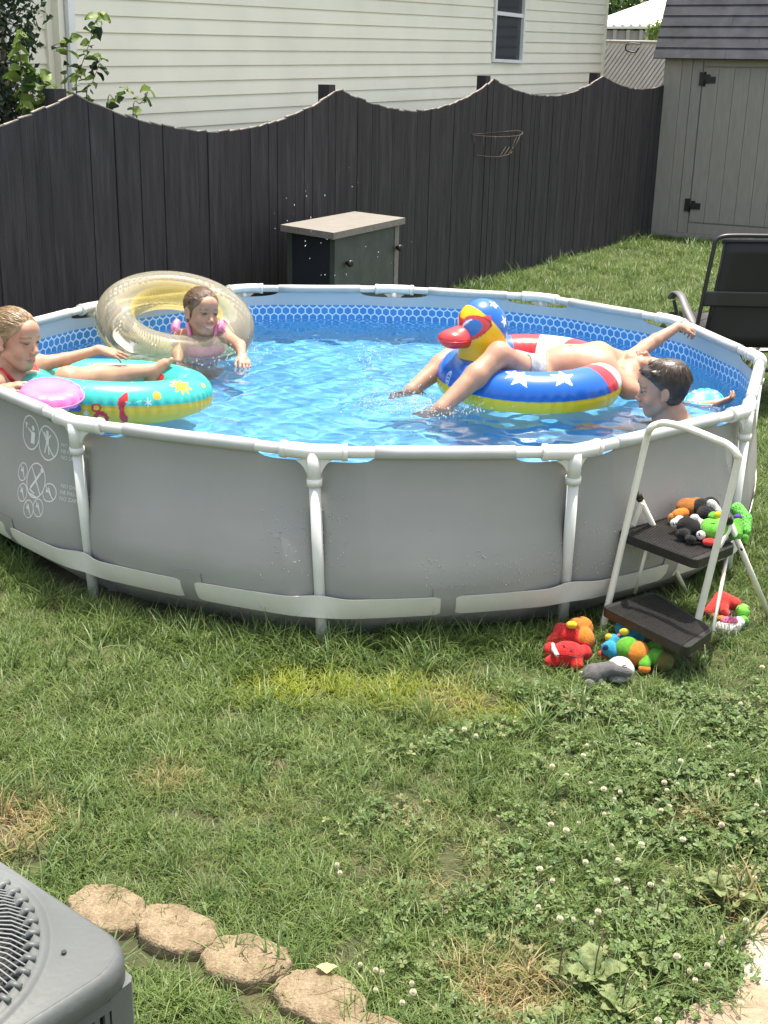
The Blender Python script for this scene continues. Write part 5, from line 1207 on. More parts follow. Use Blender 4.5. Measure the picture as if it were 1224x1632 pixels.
# girl in pink inside the clear ring
H2 = Head(P(322, 497, .60), (.60, -.80, .02), (.10, .05, 1), 1.06)
n0 = H2.p(0, -.03, -.085); n1 = P(322, 536, .64)
sA, eA, wA = P(289, 537, .66), P(284, 566, .52), P(284, 586, .42)      # viewer's left arm
sB, eB, wB = P(356, 533, .66), P(382, 551, .52), P(386, 567, .40)
chs = P(322, 556, .68); bel = P(322, 590, .70); pel = P(322, 622, .74)
torso2 = [rc(n0, n1, .041, .044, .02), el(chs, (.115, .08, .10), None, .05), rc(chs, bel, .085, .080, .05), rc(bel, pel, .08, .09, .05), rc(n1, sA, .044, .040, .04), rc(n1, sB, .044, .040, .04)]
b2 = torso2 + [rc(sA, eA, .036, .030, .02), rc(eA, wA, .030, .020, .015), rc(sB, eB, .036, .030, .02), rc(eB, wB, .030, .020, .015), rc(pel, pel + V3(.05, -.1, -.3), .08, .06, .03), rc(pel, pel + V3(-.06, -.1, -.3), .08, .06, .03)]
b2 += hand(wA, (.25, -.5, -.25), (.1, -.5, .8), -1, .145, (.3, .3, .3, .4), .6) + hand(wB, (.25, -.75, -.35), (.3, -.3, .9), 1, .145, (.4, .4, .45, .5), .6)
g2 = person('smiling girl in pink swimsuit with wet tied hair holding the clear ring', b2, H2, 'pulled', M['hairwet'], (-.95, .66, .4), None, True, 1.0)
M['pinkcloth'] = mat('pink_swim_fabric', (.78, .26, .44), .6, .12, 60, .3, 120)
cloth('swimsuit', inf([torso2[1], torso2[2], torso2[3]], .005), [(P(322, 541, .60), (0, -.35, 1))], M['pinkcloth'], g2)
for (a, c) in ((P(300, 521, .60), P(306, 549, .58)), (P(346, 519, .60), P(340, 547, .58))):
    q = MB(); q.tube(bez([a + V3(0, .06, .0), a + V3(0, 0, .012), (a + c) / 2 + V3(0, -.012, .006), c], 6), .011, 8); q.build('swimsuit_strap', M['pinkcloth'], g2)
for (a, sg) in ((P(285, 523, .62), -1), (P(352, 523, .62), 1)):     # shoulder frills
    G = []
    for k in range(40):
        f = k / 39; ang = -.6 + f * 2.9; cc = a + V3(sg * -.012, -.055 * math.cos(ang), .032 * math.sin(ang)); wv_ = .012 * math.sin(f * 38)
        G.append([cc, cc + V3(sg * .018, -.006, .012 + wv_ * .4), cc + V3(sg * (.036 + wv_), -.012, .008 - wv_)])
    q = MB(); q.grid(G); o = q.build('frill', M['pinkcloth'], g2); sm_ = o.modifiers.new('t', 'SOLIDIFY'); sm_.thickness = .003

# boy lying back across the duck float
H3 = Head(P(1026, 596, .05), (.30, -.05, .95), (.93, -.15, -.34), 1.02)
pel = P(858, 598, -.06); bel = P(900, 581, -.04); chs = P(948, 579, -.02); n1 = P(1000, 595, .0); n0 = H3.p(0, -.03, -.085)
sF, eF = P(982, 588, .12), P(1030, 552, .36); hr = PZ(1103, 524, ZR + .028); wF = hr + V3(-.085, -.045, .018)
sN, eN, wN = P(1003, 622, -.15), P(1070, 652, -.20), P(1139, 645, -.26)
kN, aN = P(796, 565, -.31), P(703, 651, -.49); kF, aF = P(736, 556, .08), P(655, 623, -.12)
torso3 = [rc(n0, n1, .044, .048, .02), el(chs, (.10, .135, .078), None, .05), rc(chs - V3(.02, 0, 0), bel, .088, .080, .06), rc(bel, pel, .084, .095, .06), rc(n1, sF, .046, .042, .04), rc(n1, sN, .046, .042, .04), rc(chs + V3(.02, .07, 0), sF, .06, .045, .03), rc(chs + V3(.02, -.07, 0), sN, .06, .045, .03)]
b3 = torso3 + [rc(sF, eF, .043, .034, .03), rc(eF, eF + (wF - eF) * .3, .034, .034, .02), rc(eF + (wF - eF) * .3, wF, .034, .022, .015), rc(chs + V3(.03, .06, .03), sF + (eF - sF) * .3, .055, .042, .05), el(sF, (.05, .05, .05), None, .03), rc(sN, eN, .038, .030, .02), rc(eN, wN, .030, .020, .015)]
b3 += hand(wF, nrm(PZ(1112, 524, ZR + .028) - wF) + V3(.1, .1, -.1), (-.1, -.1, 1), 1, .150, (.95, .95, 1.0, 1.05), .4, .1) + hand(wN, (.9, .15, .25), (.2, -.6, -.7), 1, .14, (.6, .6, .65, .7), .6)
b3 += [rc(pel + V3(-.02, -.06, 0), kN, .078, .050, .02), el(kN + V3(-.004, 0, .008), (.046, .046, .048), None, .012), rc(kN, kN + (aN - kN) * .4, .052, .053, .03), rc(kN + (aN - kN) * .4, aN, .053, .033, .02),
       rc(pel + V3(-.02, .06, 0), kF, .080, .056, .03), el(kF, (.056, .054, .056), None, .03), rc(kF, kF + (aF - kF) * .4, .052, .053, .03), rc(kF + (aF - kF) * .4, aF, .053, .033, .02)]
b3 += foot(aN, P(650, 659, -.53) - aN, (-.2, -.2, .95), 1, .20) + foot(aF, P(597, 634, -.17) - aF, (-.2, 0, .95), -1, .20)
nv_ = P(905, 566, -.05)
b3 += [el(bel + V3(.02, -.01, .085), (.008, .008, .010), None, .008, '-')]
g3 = person('bare chested boy lying back across the duck float gripping the pool rim', b3, H3, 'short', M['hairdark'], (.9, -.05, .5), [(chs + V3(.03, -.055, .075), .009, V3(.38, .16, .11), .9), (chs + V3(.03, .055, .075), .009, V3(.38, .16, .11), .9), (kN, .05, PINK, .25), (P(655, 657, -.52), .05, PINK, .45), (P(600, 633, -.16), .05, PINK, .45), (wF + V3(.05, .04, 0), .06, PINK, .3)], h=.0044)
M['shorts'] = mat('pale_swim_shorts', (.27, .29, .33), .7, .2, 40, .3, 80, alt=(.20, .22, .26), altscale=30)
cloth('swim_shorts', inf([torso3[3], rc(pel + V3(-.02, -.06, 0), kN, .080, .056, .03), rc(pel + V3(-.02, .06, 0), kF, .080, .056, .03)], .006), [(P(866, 580, -.05), (1, 0, -.15)), (P(843, 575, -.2), (-1, -.15, .1))], M['shorts'], g3)

# dark haired boy by the near rim
H4 = Head(P(1055, 621, -.665), (-.95, .20, -.10), (.02, .02, 1), 1.05)
n0 = H4.p(0, -.03, -.085); n1 = P(1066, 664, -.65)
sA, sB = n1 + V3(.02, .15, -.05), n1 + V3(.075, -.10, -.045)
chs = n1 + V3(.03, .02, -.15); pel = n1 + V3(.04, .02, -.45)
b4 = [rc(n0, n1, .050, .054, .02), rc(n1 + V3(.015, .01, -.01), n1 + V3(.05, .01, -.08), .06, .10, .05), el(chs, (.10, .15, .12), None, .05), rc(chs, pel, .11, .10, .05), rc(n1, sA, .05, .045, .04), rc(n1, sB, .05, .046, .05), rc(sA, sA + V3(-.12, .05, -.22), .04, .034, .02), rc(sB, sB + V3(-.10, .02, -.24), .042, .034, .02), rc(sB + V3(-.10, .02, -.24), sB + V3(-.28, .03, -.20), .032, .022, .02), rc(sA + V3(-.12, .05, -.22), sA + V3(-.28, .0, -.16), .032, .022, .02)]
b4 += hand(sB + V3(-.28, .03, -.20), (-1, .1, .1), (0, 0, 1), 1, .15) + hand(sA + V3(-.28, .0, -.16), (-1, -.1, .1), (0, 0, 1), -1, .15)
g4 = person('boy with short dark brown hair standing neck deep by the pool wall', b4, H4, 'short', M['hairdark'], (1.3, -.65, .3), strand=(45, 14, 30))

# ------------------------------------------------------------------ plush toys
def plushm(name, c): return mat(name, tuple(q * .9 for q in c), 1.0, .22, 70, 1.0, 300, sheen=.15, spec=.05)
PM = {k: plushm('plush_' + k, c) for k, c in dict(red=(.62, .022, .022), orange=(.72, .25, .03), brown=(.42, .16, .035), blue=(.035, .36, .58), navy=(.015, .05, .16), yellow=(.78, .58, .03), green=(.12, .42, .03), lime=(.16, .55, .06), olive=(.15, .14, .03),
      grey=(.15, .145, .15), white=(.72, .70, .68), black=(.010, .010, .011), purple=(.12, .06, .42), pink=(.70, .16, .32), tan=(.50, .22, .07), coral=(.68, .06, .05)).items()}
T = PZ
def lump(px, py, h, r, k=.012, ax=None): return el(PZ(px, py, h), r if hasattr(r, '__len__') else (r, r, r), ax, k)
def rod(a, b, ra, rb=None, k=.010): return rc(PZ(*a), PZ(*b), ra, rb, k)
def plush(label, at_, parts, name='plush_toy'):
    t = thing(name, label, 'plush toy', at_, 'plush toys around the step stool')
    for nm, colr, prims in parts: blob(nm, prims, .003, PM[colr], t)
    return t
def stitch(t, pts, colr='black', r=.0018, nm='stitch'):
    q = MB(); q.tube([PZ(*p) for p in pts], r, 6); return q.build(nm, PM[colr], t)
t = plush('red plush toy lying face up on the grass with a white tag', PZ(905, 1040, 0), [
    ('body', 'red', [lump(905, 1012, .055, (.052, .045, .042)), lump(893, 1004, .06, .026), lump(917, 1004, .06, .026), rod((893, 1012, .05), (877, 1022, .045), .024, .018), rod((918, 1012, .05), (934, 1014, .05), .022, .012), rod((915, 1020, .045), (934, 1026, .045), .020, .014)]),
    ('head', 'red', [lump(905, 1040, .055, (.058, .05, .038)), lump(877, 1036, .045, (.024, .03, .028)), lump(931, 1040, .045, (.026, .028, .028)), lump(882, 1054, .03, (.032, .024, .022)), lump(918, 1058, .03, (.026, .03, .022)), lump(900, 1052, .035, (.04, .03, .025))]),
    ('tag', 'white', [rod((881, 1027, .078), (883, 1036, .075), .007), rod((883, 1036, .075), (888, 1044, .072), .008)])])
for p in ([(896, 1028, .100), (900, 1030, .100)], [(897, 1031, .099), (901, 1032, .099)], [(908, 1033, .098), (913, 1040, .096)], [(914, 1034, .098), (908, 1039, .096)], [(888, 1044, .085), (905, 1045, .092), (920, 1048, .082)]): stitch(t, p)
plush('orange plush toy with yellow patch propped behind the red one', PZ(927, 1015, 0), [('body', 'orange', [lump(927, 1002, .065, (.042, .038, .045)), lump(932, 1020, .045, (.035, .04, .045)), lump(917, 996, .09, .026)]), ('patch', 'yellow', [lump(911, 996, .105, (.02, .016, .014))])])
plush('blue plush toy with yellow ears and dark mouth lying beside the lower tread', PZ(990, 1030, 0), [
    ('body', 'blue', [lump(996, 1002, .075, (.036, .034, .036)), lump(1011, 1014, .055, (.036, .034, .038)), lump(1000, 1012, .06, .034)]),
    ('head', 'blue', [lump(977, 1022, .06, .026), lump(971, 1034, .05, (.028, .026, .028)), lump(980, 1040, .04, .024)]),
    ('ear', 'yellow', [lump(995, 1007, .104, (.019, .010, .013))]), ('ear', 'yellow', [lump(970, 1016, .075, (.014, .012, .015))]), ('mouth', 'navy', [lump(965, 1032, .074, (.011, .008, .012))]), ('foot', 'coral', [lump(961, 1043, .02, (.02, .018, .016)), lump(970, 1047, .015, .014)]), ('nose', 'pink', [lump(986, 1013, .08, .008)])])
gax = np.array([[.86, .5, 0], [-.5, .86, 0], [0, 0, 1]])
plush('green plush toy with wide orange belly band and olive foot', PZ(1020, 1052, 0), [
    ('body', 'green', [lump(1002, 1035, .055, (.048, .046, .044), .012, gax)]), ('belly_band', 'orange', [lump(1017, 1042, .052, (.038, .046, .045), .012, gax)]),
    ('limb', 'green', [lump(1041, 1034, .055, (.03, .026, .028)), lump(1046, 1048, .045, (.036, .032, .034), .012, gax)]), ('limb', 'green', [rod((1033, 1046, .05), (1027, 1060, .035), .019, .021)]),
    ('foot', 'olive', [lump(1058, 1054, .040, (.034, .034, .034), .012, gax)]), ('hand', 'orange', [lump(1027, 1066, .026, (.022, .018, .016))])])
t = plush('grey plush toy with white head curled on the grass', PZ(968, 1080, 0), [
    ('body', 'grey', [rod((944, 1072, .045), (972, 1066, .05), .030, .026), rod((972, 1066, .055), (1000, 1072, .05), .018, .016), lump(942, 1078, .035, .028)]), ('limb', 'grey', [rod((942, 1078, .03), (939, 1092, .02), .016, .018)]), ('limb', 'grey', [rod((951, 1074, .035), (954, 1086, .02), .018, .018)]),
    ('head', 'white', [lump(988, 1062, .05, (.042, .034, .034)), lump(1000, 1068, .045, .024)]), ('tail', 'white', [rod((937, 1074, .03), (924, 1072, .02), .008, .006)]), ('paw', 'white', [lump(985, 1080, .015, (.04, .025, .016))])])
stitch(t, [(992, 1062, .088), (997, 1060, .086)]); stitch(t, [(994, 1064, .086), (999, 1063, .084)])
plush('orange brown plush toy at the back of the upper tread', PZ(1090, 820, .375), [('body', 'brown', [lump(1097, 809, .425, (.046, .042, .036)), lump(1110, 806, .42, .032)]), ('head', 'orange', [lump(1082, 822, .41, (.028, .026, .026)), lump(1090, 818, .42, .02)]), ('snout', 'tan', [lump(1070, 826, .40, (.015, .018, .020))])])
t = plush('black plush toy with white skull face behind the others on the upper tread', PZ(1122, 815, .375), [('body', 'black', [lump(1118, 812, .425, (.042, .04, .042)), lump(1126, 822, .42, .036), lump(1132, 806, .43, .034)]), ('face', 'white', [lump(1136, 807, .452, (.020, .016, .030), .012, np.array([[.8, 0, -.6], [0, 1, 0], [.6, 0, .8]])), lump(1143, 815, .435, .016)])])
for k in range(4): stitch(t, [(1132 + k * 3, 806 + k * 2.4, .476 - k * .004), (1134 + k * 3, 811 + k * 2.4, .470 - k * .004)], r=.0014)
t = plush('black plush toy with white muzzle and white ear on the front of the upper tread', PZ(1095, 845, .375), [('body', 'black', [lump(1097, 838, .415, (.042, .038, .034)), lump(1108, 846, .405, .034), lump(1088, 852, .40, (.026, .022, .022)), lump(1101, 860, .395, (.02, .018, .016))]), ('muzzle', 'white', [lump(1077, 834, .415, (.021, .02, .018)), lump(1083, 829, .42, .018)]), ('ear', 'white', [lump(1107, 826, .445, (.018, .014, .016))]), ('arm', 'white', [rod((1112, 828, .44), (1120, 834, .435), .010, .010), rod((1120, 834, .435), (1122, 842, .425), .011, .012)])])
stitch(t, [(1073, 833, .436), (1074, 837, .432)], r=.0022); stitch(t, [(1077, 833, .437), (1077.5, 836, .434)], r=.0022)
t = plush('green plush toy with gaping red mouth at the edge of the upper tread', PZ(1140, 850, .375), [('head', 'lime', [lump(1140, 845, .42, (.050, .044, .038)), lump(1128, 838, .43, .026), lump(1152, 838, .43, .03), lump(1137, 824, .445, .02)]), ('mouth', 'coral', [lump(1131, 864, .395, (.026, .018, .014))]), ('eye', 'white', [lump(1117, 853, .41, (.017, .016, .017))]), ('crest', 'yellow', [lump(1144, 822, .455, (.014, .012, .018))])])
stitch(t, [(1114, 850, .43), (1115, 853, .428)], r=.0028); stitch(t, [(1133, 835, .462), (1140, 834, .464)], r=.0016)
knit = mat('green_knit', (.12, .50, .07), .85, .5, 130, .9, 130, alt=(.02, .10, .015), altscale=170, altpos=(.52, .6)); PM['knit'] = knit
plush('green knitted plush toy with purple paw hanging over the back of the tread', PZ(1182, 835, .375), [('body', 'knit', [rod((1175, 812, .43), (1188, 826, .41), .026, .022), rod((1188, 826, .41), (1190, 846, .38), .022, .016)]), ('arm', 'lime', [rod((1172, 850, .40), (1175, 830, .44), .026, .019)]), ('paw', 'purple', [lump(1176, 824, .455, (.017, .010, .010))]), ('foot', 'lime', [lump(1188, 858, .355, (.013, .012, .020))])])
plush('red plush toy arched on the grass behind the stool leg', PZ(1158, 975, 0), [('body', 'coral', [rod((1128, 975, .03), (1150, 955, .06), .018, .028), rod((1150, 955, .06), (1170, 962, .05), .030, .026), rod((1153, 962, .05), (1155, 980, .03), .020, .016)]), ('limb', 'orange', [rod((1140, 982, .02), (1150, 990, .02), .014)]), ('bow', 'pink', [lump(1155, 976, .03, (.022, .02, .012))])])
t = plush('white and pink plush toy half sunk in the grass behind the stool', PZ(1162, 996, 0), [('body', 'white', [lump(1160, 1000, .02, (.048, .04, .028)), lump(1176, 993, .025, .026)]), ('patch', 'pink', [lump(1162, 989, .045, (.034, .026, .014))]), ('ear', 'orange', [lump(1150, 986, .045, (.018, .014, .012))])])
stitch(t, [(1156, 987, .062), (1163, 986, .063), (1160, 991, .061)], 'black', .0018)
dotg = mat('green_dotted_plush', (.20, .60, .07), .85, .1, 60, .3, 200, alt=(.02, .03, .015), altscale=70, altpos=(.58, .6)); PM['dots'] = dotg
plush('bright green black spotted plush toy on the grass behind the stool', PZ(1184, 980, 0), [('head', 'dots', [lump(1184, 974, .05, (.027, .026, .028))]), ('body', 'lime', [lump(1184, 990, .025, (.022, .02, .022))])])

# ------------------------------------------------------------------ splashes
def drops(name, label, pts, r0, r1, seed):
    r = np.random.default_rng(seed); bm = bmesh.new()
    for p in pts:
        s = r.uniform(r0, r1); m = Matrix.Translation(Vector(p)) @ Matrix.Diagonal((s, s, s * r.uniform(.8, 1.8), 1)); bmesh.ops.create_icosphere(bm, subdivisions=1, radius=1, matrix=m)
    me = bpy.data.meshes.new(name); bm.to_mesh(me); bm.free(); smooth(me); return tag(link(name, me, M['drop']), kind='stuff')
r = np.random.default_rng(4); pts = []
for (px, py, Y, sx, sy, n) in ((590, 610, -.35, .05, .10, 90), (625, 645, -.45, .10, .018, 160), (700, 655, -.5, .09, .018, 190), (640, 628, -.25, .10, .03, 110), (585, 575, -.3, .03, .06, 30), (745, 648, -.45, .06, .014, 90), (1110, 655, -.3, .08, .02, 40), (395, 565, .36, .08, .03, 60), (330, 580, .38, .10, .015, 50), (1010, 670, -.7, .04, .02, 20)):
    c = P(px, py, Y)
    for i in range(n):
        q = c + r.normal(size=3) * V3(sx, .08, sy); q[2] = max(q[2], ZW + .004 + abs(r.normal()) * .01); pts.append(q)
drops('water_splash', None, pts, .0012, .0040, 5)
pts = []
for (px, py, sx, sy, n) in ((500, 375, .06, .07, 11), (560, 400, .2, .12, 5), (470, 325, .10, .10, 8), (570, 290, .2, .15, 4), (520, 440, .1, .05, 5)):
    c = P(px, py, 1.2)
    for i in range(n): pts.append(c + r.normal(size=3) * V3(sx * .7, .1, sy * .7))
drops('flying_droplets', None, pts, .0012, .0030, 6)
# beads of water on the outside of the wall
pts = []
for i, s0, s1, z0, z1, n in ((0, .80, .97, .25, .5, 60), (1, .02, .12, .3, .55, 40), (1, .4, .98, .22, .36, 120), (2, .02, .5, .22, .42, 110), (2, .5, .95, .25, .55, 50)):
    for k in range(n): s = r.uniform(s0, s1); z = r.uniform(z0, z1); pts.append(wallpt(i, s, z, .001))
drops('wall_droplets', None, pts, .0012, .0030, 8)

# ------------------------------------------------------------------ lawn
SRC = bpy.data.collections.new('grass_sources')
def grassmat(name, c0, c1, dry, yel, tr=.35):
    m = bpy.data.materials.new(name); m.use_nodes = True; nt = m.node_tree; N = nt.nodes; L = nt.links; b = N['Principled BSDF']; b.inputs['Roughness'].default_value = .45; b.inputs['Specular IOR Level'].default_value = .35
    oi = N.new('ShaderNodeObjectInfo'); vc = N.new('ShaderNodeAttribute'); vc.attribute_name = 'rnd'
    ad = N.new('ShaderNodeMath'); ad.operation = 'ADD'; L.new(oi.outputs['Random'], ad.inputs[0]); L.new(vc.outputs['Fac'], ad.inputs[1]); ml = N.new('ShaderNodeMath'); ml.operation = 'MULTIPLY'; ml.inputs[1].default_value = .5; L.new(ad.outputs[0], ml.inputs[0])
    src = None
    def mix(fac, a, c):
        x = N.new('ShaderNodeMix'); x.data_type = 'RGBA'; L.new(fac, x.inputs[0])
        for i, q in ((6, a), (7, c)):
            if isinstance(q, tuple): x.inputs[i].default_value = (*q, 1)
            else: L.new(q, x.inputs[i])
        return x.outputs[2]
    col = mix(ml.outputs[0], c0, c1)
    for an, c in (('yel', yel), ('dry', dry)):
        a = N.new('ShaderNodeAttribute'); a.attribute_type = 'INSTANCER'; a.attribute_name = an
        mu = N.new('ShaderNodeMath'); mu.operation = 'MULTIPLY_ADD'; mu.use_clamp = True; L.new(vc.outputs['Fac'], mu.inputs[0]); mu.inputs[1].default_value = .9; 
        sb = N.new('ShaderNodeMath'); sb.operation = 'MULTIPLY_ADD'; sb.inputs[1].default_value = 1.9; sb.inputs[2].default_value = -.9; L.new(a.outputs['Fac'], sb.inputs[0]); L.new(sb.outputs[0], mu.inputs[2])
        col = mix(mu.outputs[0], col, c)
    L.new(col, b.inputs['Base Color']); t_ = N.new('ShaderNodeBsdfTranslucent'); L.new(col, t_.inputs[0]); ms = N.new('ShaderNodeMixShader'); ms.inputs[0].default_value = tr
    L.new(b.outputs[0], ms.inputs[1]); L.new(t_.outputs[0], ms.inputs[2]); L.new(ms.outputs[0], N['Material Output'].inputs[0]); return m
GM = grassmat('grass_blade', (.054, .102, .022), (.178, .258, .068), (.36, .27, .13), (.24, .29, .030))
GC = grassmat('grass_coarse', (.052, .102, .028), (.160, .245, .08), (.36, .27, .13), (.26, .29, .04))
CL = grassmat('clover_leaves', (.055, .105, .028), (.145, .215, .065), (.25, .2, .1), (.16, .2, .05), .25)
def clump(nm, m, n, rad, L0, L1, w0, lean, curl, seed):
    r = np.random.default_rng(seed); V, F, A = [], [], []
    for i in range(n):
        a = r.uniform(0, 6.28); rr_ = rad * math.sqrt(r.uniform()); b0 = V3(rr_ * math.cos(a), rr_ * math.sin(a), -.004); th = r.uniform(0, 6.28); d = V3(math.cos(th), math.sin(th), 0); Ln = r.uniform(L0, L1); w_ = w0 * r.uniform(.7, 1.2); side = V3(-d[1], d[0], 0)
        ang = math.pi / 2 - r.uniform(*lean); cu = r.uniform(*curl); p = b0.copy(); k = len(V); v = r.uniform()
        tw = r.uniform(-.5, .5)
        for j in range(5):
            f = j / 4; ww = w_ * (1 - f ** 2.2) * .5 + .0002; sd_ = side * math.cos(tw * f) + d * math.sin(tw * f); V += [p - sd_ * ww, p + sd_ * ww]; A += [v, v]
            p = p + (d * math.cos(ang) + V3(0, 0, math.sin(ang))) * Ln / 4; ang -= cu / 4
            p = p + side * Ln * .03 * tw
        for j in range(4): F.append((k + 2 * j, k + 2 * j + 1, k + 2 * j + 3, k + 2 * j + 2))
    me = npmesh(nm, np.array(V), np.array(F)); at = me.attributes.new('rnd', 'FLOAT', 'POINT'); at.data.foreach_set('value', np.array(A, np.float32)); me.materials.append(m)
    o = bpy.data.objects.new(nm, me); SRC.objects.link(o); return o
def cloverclump(nm, n, rad, seed):
    r = np.random.default_rng(seed); V, F, A = [], [], []
    for i in range(n):
        a = r.uniform(0, 6.28); rr_ = rad * math.sqrt(r.uniform()); h = r.uniform(.020, .048); t0 = V3(rr_ * math.cos(a), rr_ * math.sin(a), 0); tp = t0 + V3(r.normal() * .012, r.normal() * .012, h); v = r.uniform(); sd_ = V3(.0006, 0, 0)
        k = len(V); V += [t0 - sd_, t0 + sd_, tp + sd_, tp - sd_]; A += [v] * 4; F.append((k, k + 1, k + 2, k + 3))
        nz = nrm(V3(r.normal() * .35, r.normal() * .35, 1)); e1_ = nrm(np.cross(nz, [0, 1, .1])); e2_ = np.cross(nz, e1_); ph = r.uniform(0, 6.28); R_ = r.uniform(.0060, .0105)
        for l in range(3):
            b = ph + l * 2.094; dd = e1_ * math.cos(b) + e2_ * math.sin(b); ss_ = np.cross(nz, dd); k = len(V); pts = [tp, tp + dd * R_ * .7 + ss_ * R_ * .62 + nz * R_ * .15, tp + dd * R_ * 1.45 + ss_ * R_ * .5 + nz * R_ * .25, tp + dd * R_ * 1.5, tp + dd * R_ * 1.45 - ss_ * R_ * .5 + nz * R_ * .25, tp + dd * R_ * .7 - ss_ * R_ * .62 + nz * R_ * .15]
            V += pts; A += [min(1, max(0, v + r.uniform(-.2, .2)))] * 6; F += [(k, k + 1, k + 2, k + 3), (k, k + 3, k + 4, k + 5)]
    me = npmesh(nm, np.array(V), np.array(F)); at = me.attributes.new('rnd', 'FLOAT', 'POINT'); at.data.foreach_set('value', np.array(A, np.float32)); me.materials.append(CL); me.polygons.foreach_set('use_smooth', [False] * len(me.polygons))
    o = bpy.data.objects.new(nm, me); SRC.objects.link(o); return o
for i in range(5): clump('a_fine_%d' % i, GM, 40, .055, .040, .085, .0026, (.35, 1.25), (.3, 1.9), 100 + i)
for i in range(2): clump('b_long_%d' % i, GM, 34, .055, .080, .15, .0030, (.1, .8), (.6, 2.2), 120 + i)
for i in range(3): clump('c_coarse_%d' % i, GC, 15, .035, .080, .15, .0058, (.1, .9), (.2, 1.3), 140 + i)
for i in range(3): cloverclump('d_clover_%d' % i, 17, .065, 160 + i)
for i in range(2): clump('e_straw_%d' % i, GM, 26, .06, .03, .07, .0024, (.8, 1.5), (.0, .8), 180 + i)
# where the tufts stand
r = np.random.default_rng(21); pts, rot, scl, idx_, dry, yel = [], [], [], [], [], []
rim_r = lambda a: np.interp(a % (2 * np.pi), np.arange(0, 2 * np.pi + .01, np.pi / 6), [1.83] * 13)
acC = (AC0 + (e1 + e2) * AS / 2)
def gz(px, py): q = PZ(px, py, 0); return q[:2]
spots = [(gz(268, 1245), .06, .8), (gz(10, 1330), .11, .9), (gz(60, 1300), .08, .35), (gz(745, 1395), .10, .5), (gz(700, 1320), .1, .3), (gz(755, 1570), .06, 1.1), (gz(690, 1430), .09, .35), (gz(1100, 1310), .07, .8), (gz(850, 1540), .06, .7), (gz(845, 1620), .08, .9), (gz(720, 1125), .12, .45), (gz(870, 1260), .03, .9), (gz(1180, 1460), .09, .6), (gz(640, 1395), .06, .2), (gz(120, 1600), .05, .3), (gz(420, 1290), .12, .25)]
yspots = [(gz(480, 1100), (.26, .13), .85), (gz(640, 1110), (.26, .12), .75), (gz(760, 1135), (.20, .11), .68)]
def consider(x, y, dens):
    """append the tufts of one patch point"""
    ra_ = math.hypot(x, y)
    if ra_ < 1.80: return
    if abs(np.dot(np.array([x, y]) - FA, FN)) < .04 and -3 < np.dot(np.array([x, y]) - FA, FD) < FL: return
    v = np.array([x, y]) - AC0[:2]
    if 0 < v @ e1[:2] < AS and 0 < v @ e2[:2] < AS: return
    v = np.array([x, y]) - SA
    if -.05 < v @ sdv < SW and v @ sn > -.02: return
    onp = in_poly((x, y), pathpoly)
    if onp and r.random() > .07: return
    for (sx, sy), ra2, rb2 in (((PZ(*q, .085)[0], PZ(*q, .085)[1]), u, v_) for q, u, v_, _ in slab):
        dx = (x - sx) * sdirv[0] + (y - sy) * sdirv[1]; dy = (x - sx) * sper[0] + (y - sy) * sper[1]
        if (dx / (ra2 * 1.0)) ** 2 + (dy / (rb2 * 1.0)) ** 2 < 1: return
    d_ = .06 + .05 * math.sin(7 * x + 3 * y) * math.sin(5 * y - 4 * x); ye = 0
    bald = 0
    for (c, rr_, a) in spots:
        q = math.exp(-((x - c[0]) ** 2 + (y - c[1]) ** 2) / rr_ ** 2); d_ += a * q
        if a >= .9: bald = max(bald, q * min(1, a))
    if r.random() < bald * .72: return
    for (c, rr_, a) in yspots: ye = max(ye, a * math.exp(-(((x - c[0]) / rr_[0]) ** 2 + ((y - c[1]) / rr_[1]) ** 2) ** 1.5))
    cv = 0
    qx, qy = x - .10, y + 2.1
    cvr = 1 / (1 + math.exp(-((x - .42) * 8 + (-2.6 - y) * 1.5 + 1.6 * math.sin(6 * x + 4 * y) + 1.2 * math.sin(13 * x - 9 * y)))) if y < -2.15 else 0
    nearp = ra_ < 2.02 and y < .5
    u = r.random()
    if ye > .3: ii = r.integers(5)
    elif u < cvr * .30 and d_ < .35: ii = 10 + r.integers(3)
    elif nearp and u > .72: ii = 5 + r.integers(2)
    elif u > .97 + .0: ii = 7 + r.integers(3)
    elif math.sin(3.1 * x + 1.3) * math.sin(2.7 * y + .4) > .55 and u > .86: ii = 7 + r.integers(3)
    elif u > .93: ii = 5 + r.integers(2)
    elif d_ > .6 and u > .4: ii = 13 + r.integers(2)
    else: ii = r.integers(5)
    pts.append((x, y, 0)); rot.append((r.normal() * .10, r.normal() * .10, r.uniform(0, 6.28))); s = r.uniform(.75, 1.2) * dens[1] * (1 + .18 * math.sin(2.2 * x + 1.7) * math.sin(2.6 * y)); scl.append(s if not onp else s * .6); idx_.append(ii); dry.append(float(np.clip(d_ + r.normal() * .10, 0, 1))); yel.append(float(np.clip(ye + r.normal() * .05, 0, 1)))
def scatter(x0, x1, y0, y1, per, sc):
    n = int((x1 - x0) * (y1 - y0) * per)
    for x, y in zip(r.uniform(x0, x1, n), r.uniform(y0, y1, n)): consider(x, y, (per, sc))
scatter(-1.3, 1.7, -4.6, -3.3, 720, .92); scatter(-1.7, 1.9, -3.3, -2.3, 640, .95); scatter(-2.4, 2.6, -2.3, -1.0, 470, 1.0); scatter(-2.6, 3.0, -1.0, 2.0, 330, 1.1)
scatter(-1.0, 4.2, 2.0, 5.0, 230, 1.25); scatter(.5, 7.0, 5.0, 8.5, 150, 1.45); scatter(1.5, 9.0, 8.5, 11.3, 110, 1.6)
scatter(-4.0, -1.5, -5.0, 1.5, 120, 1.2); scatter(1.7, 5, -5.0, 2.0, 110, 1.2)
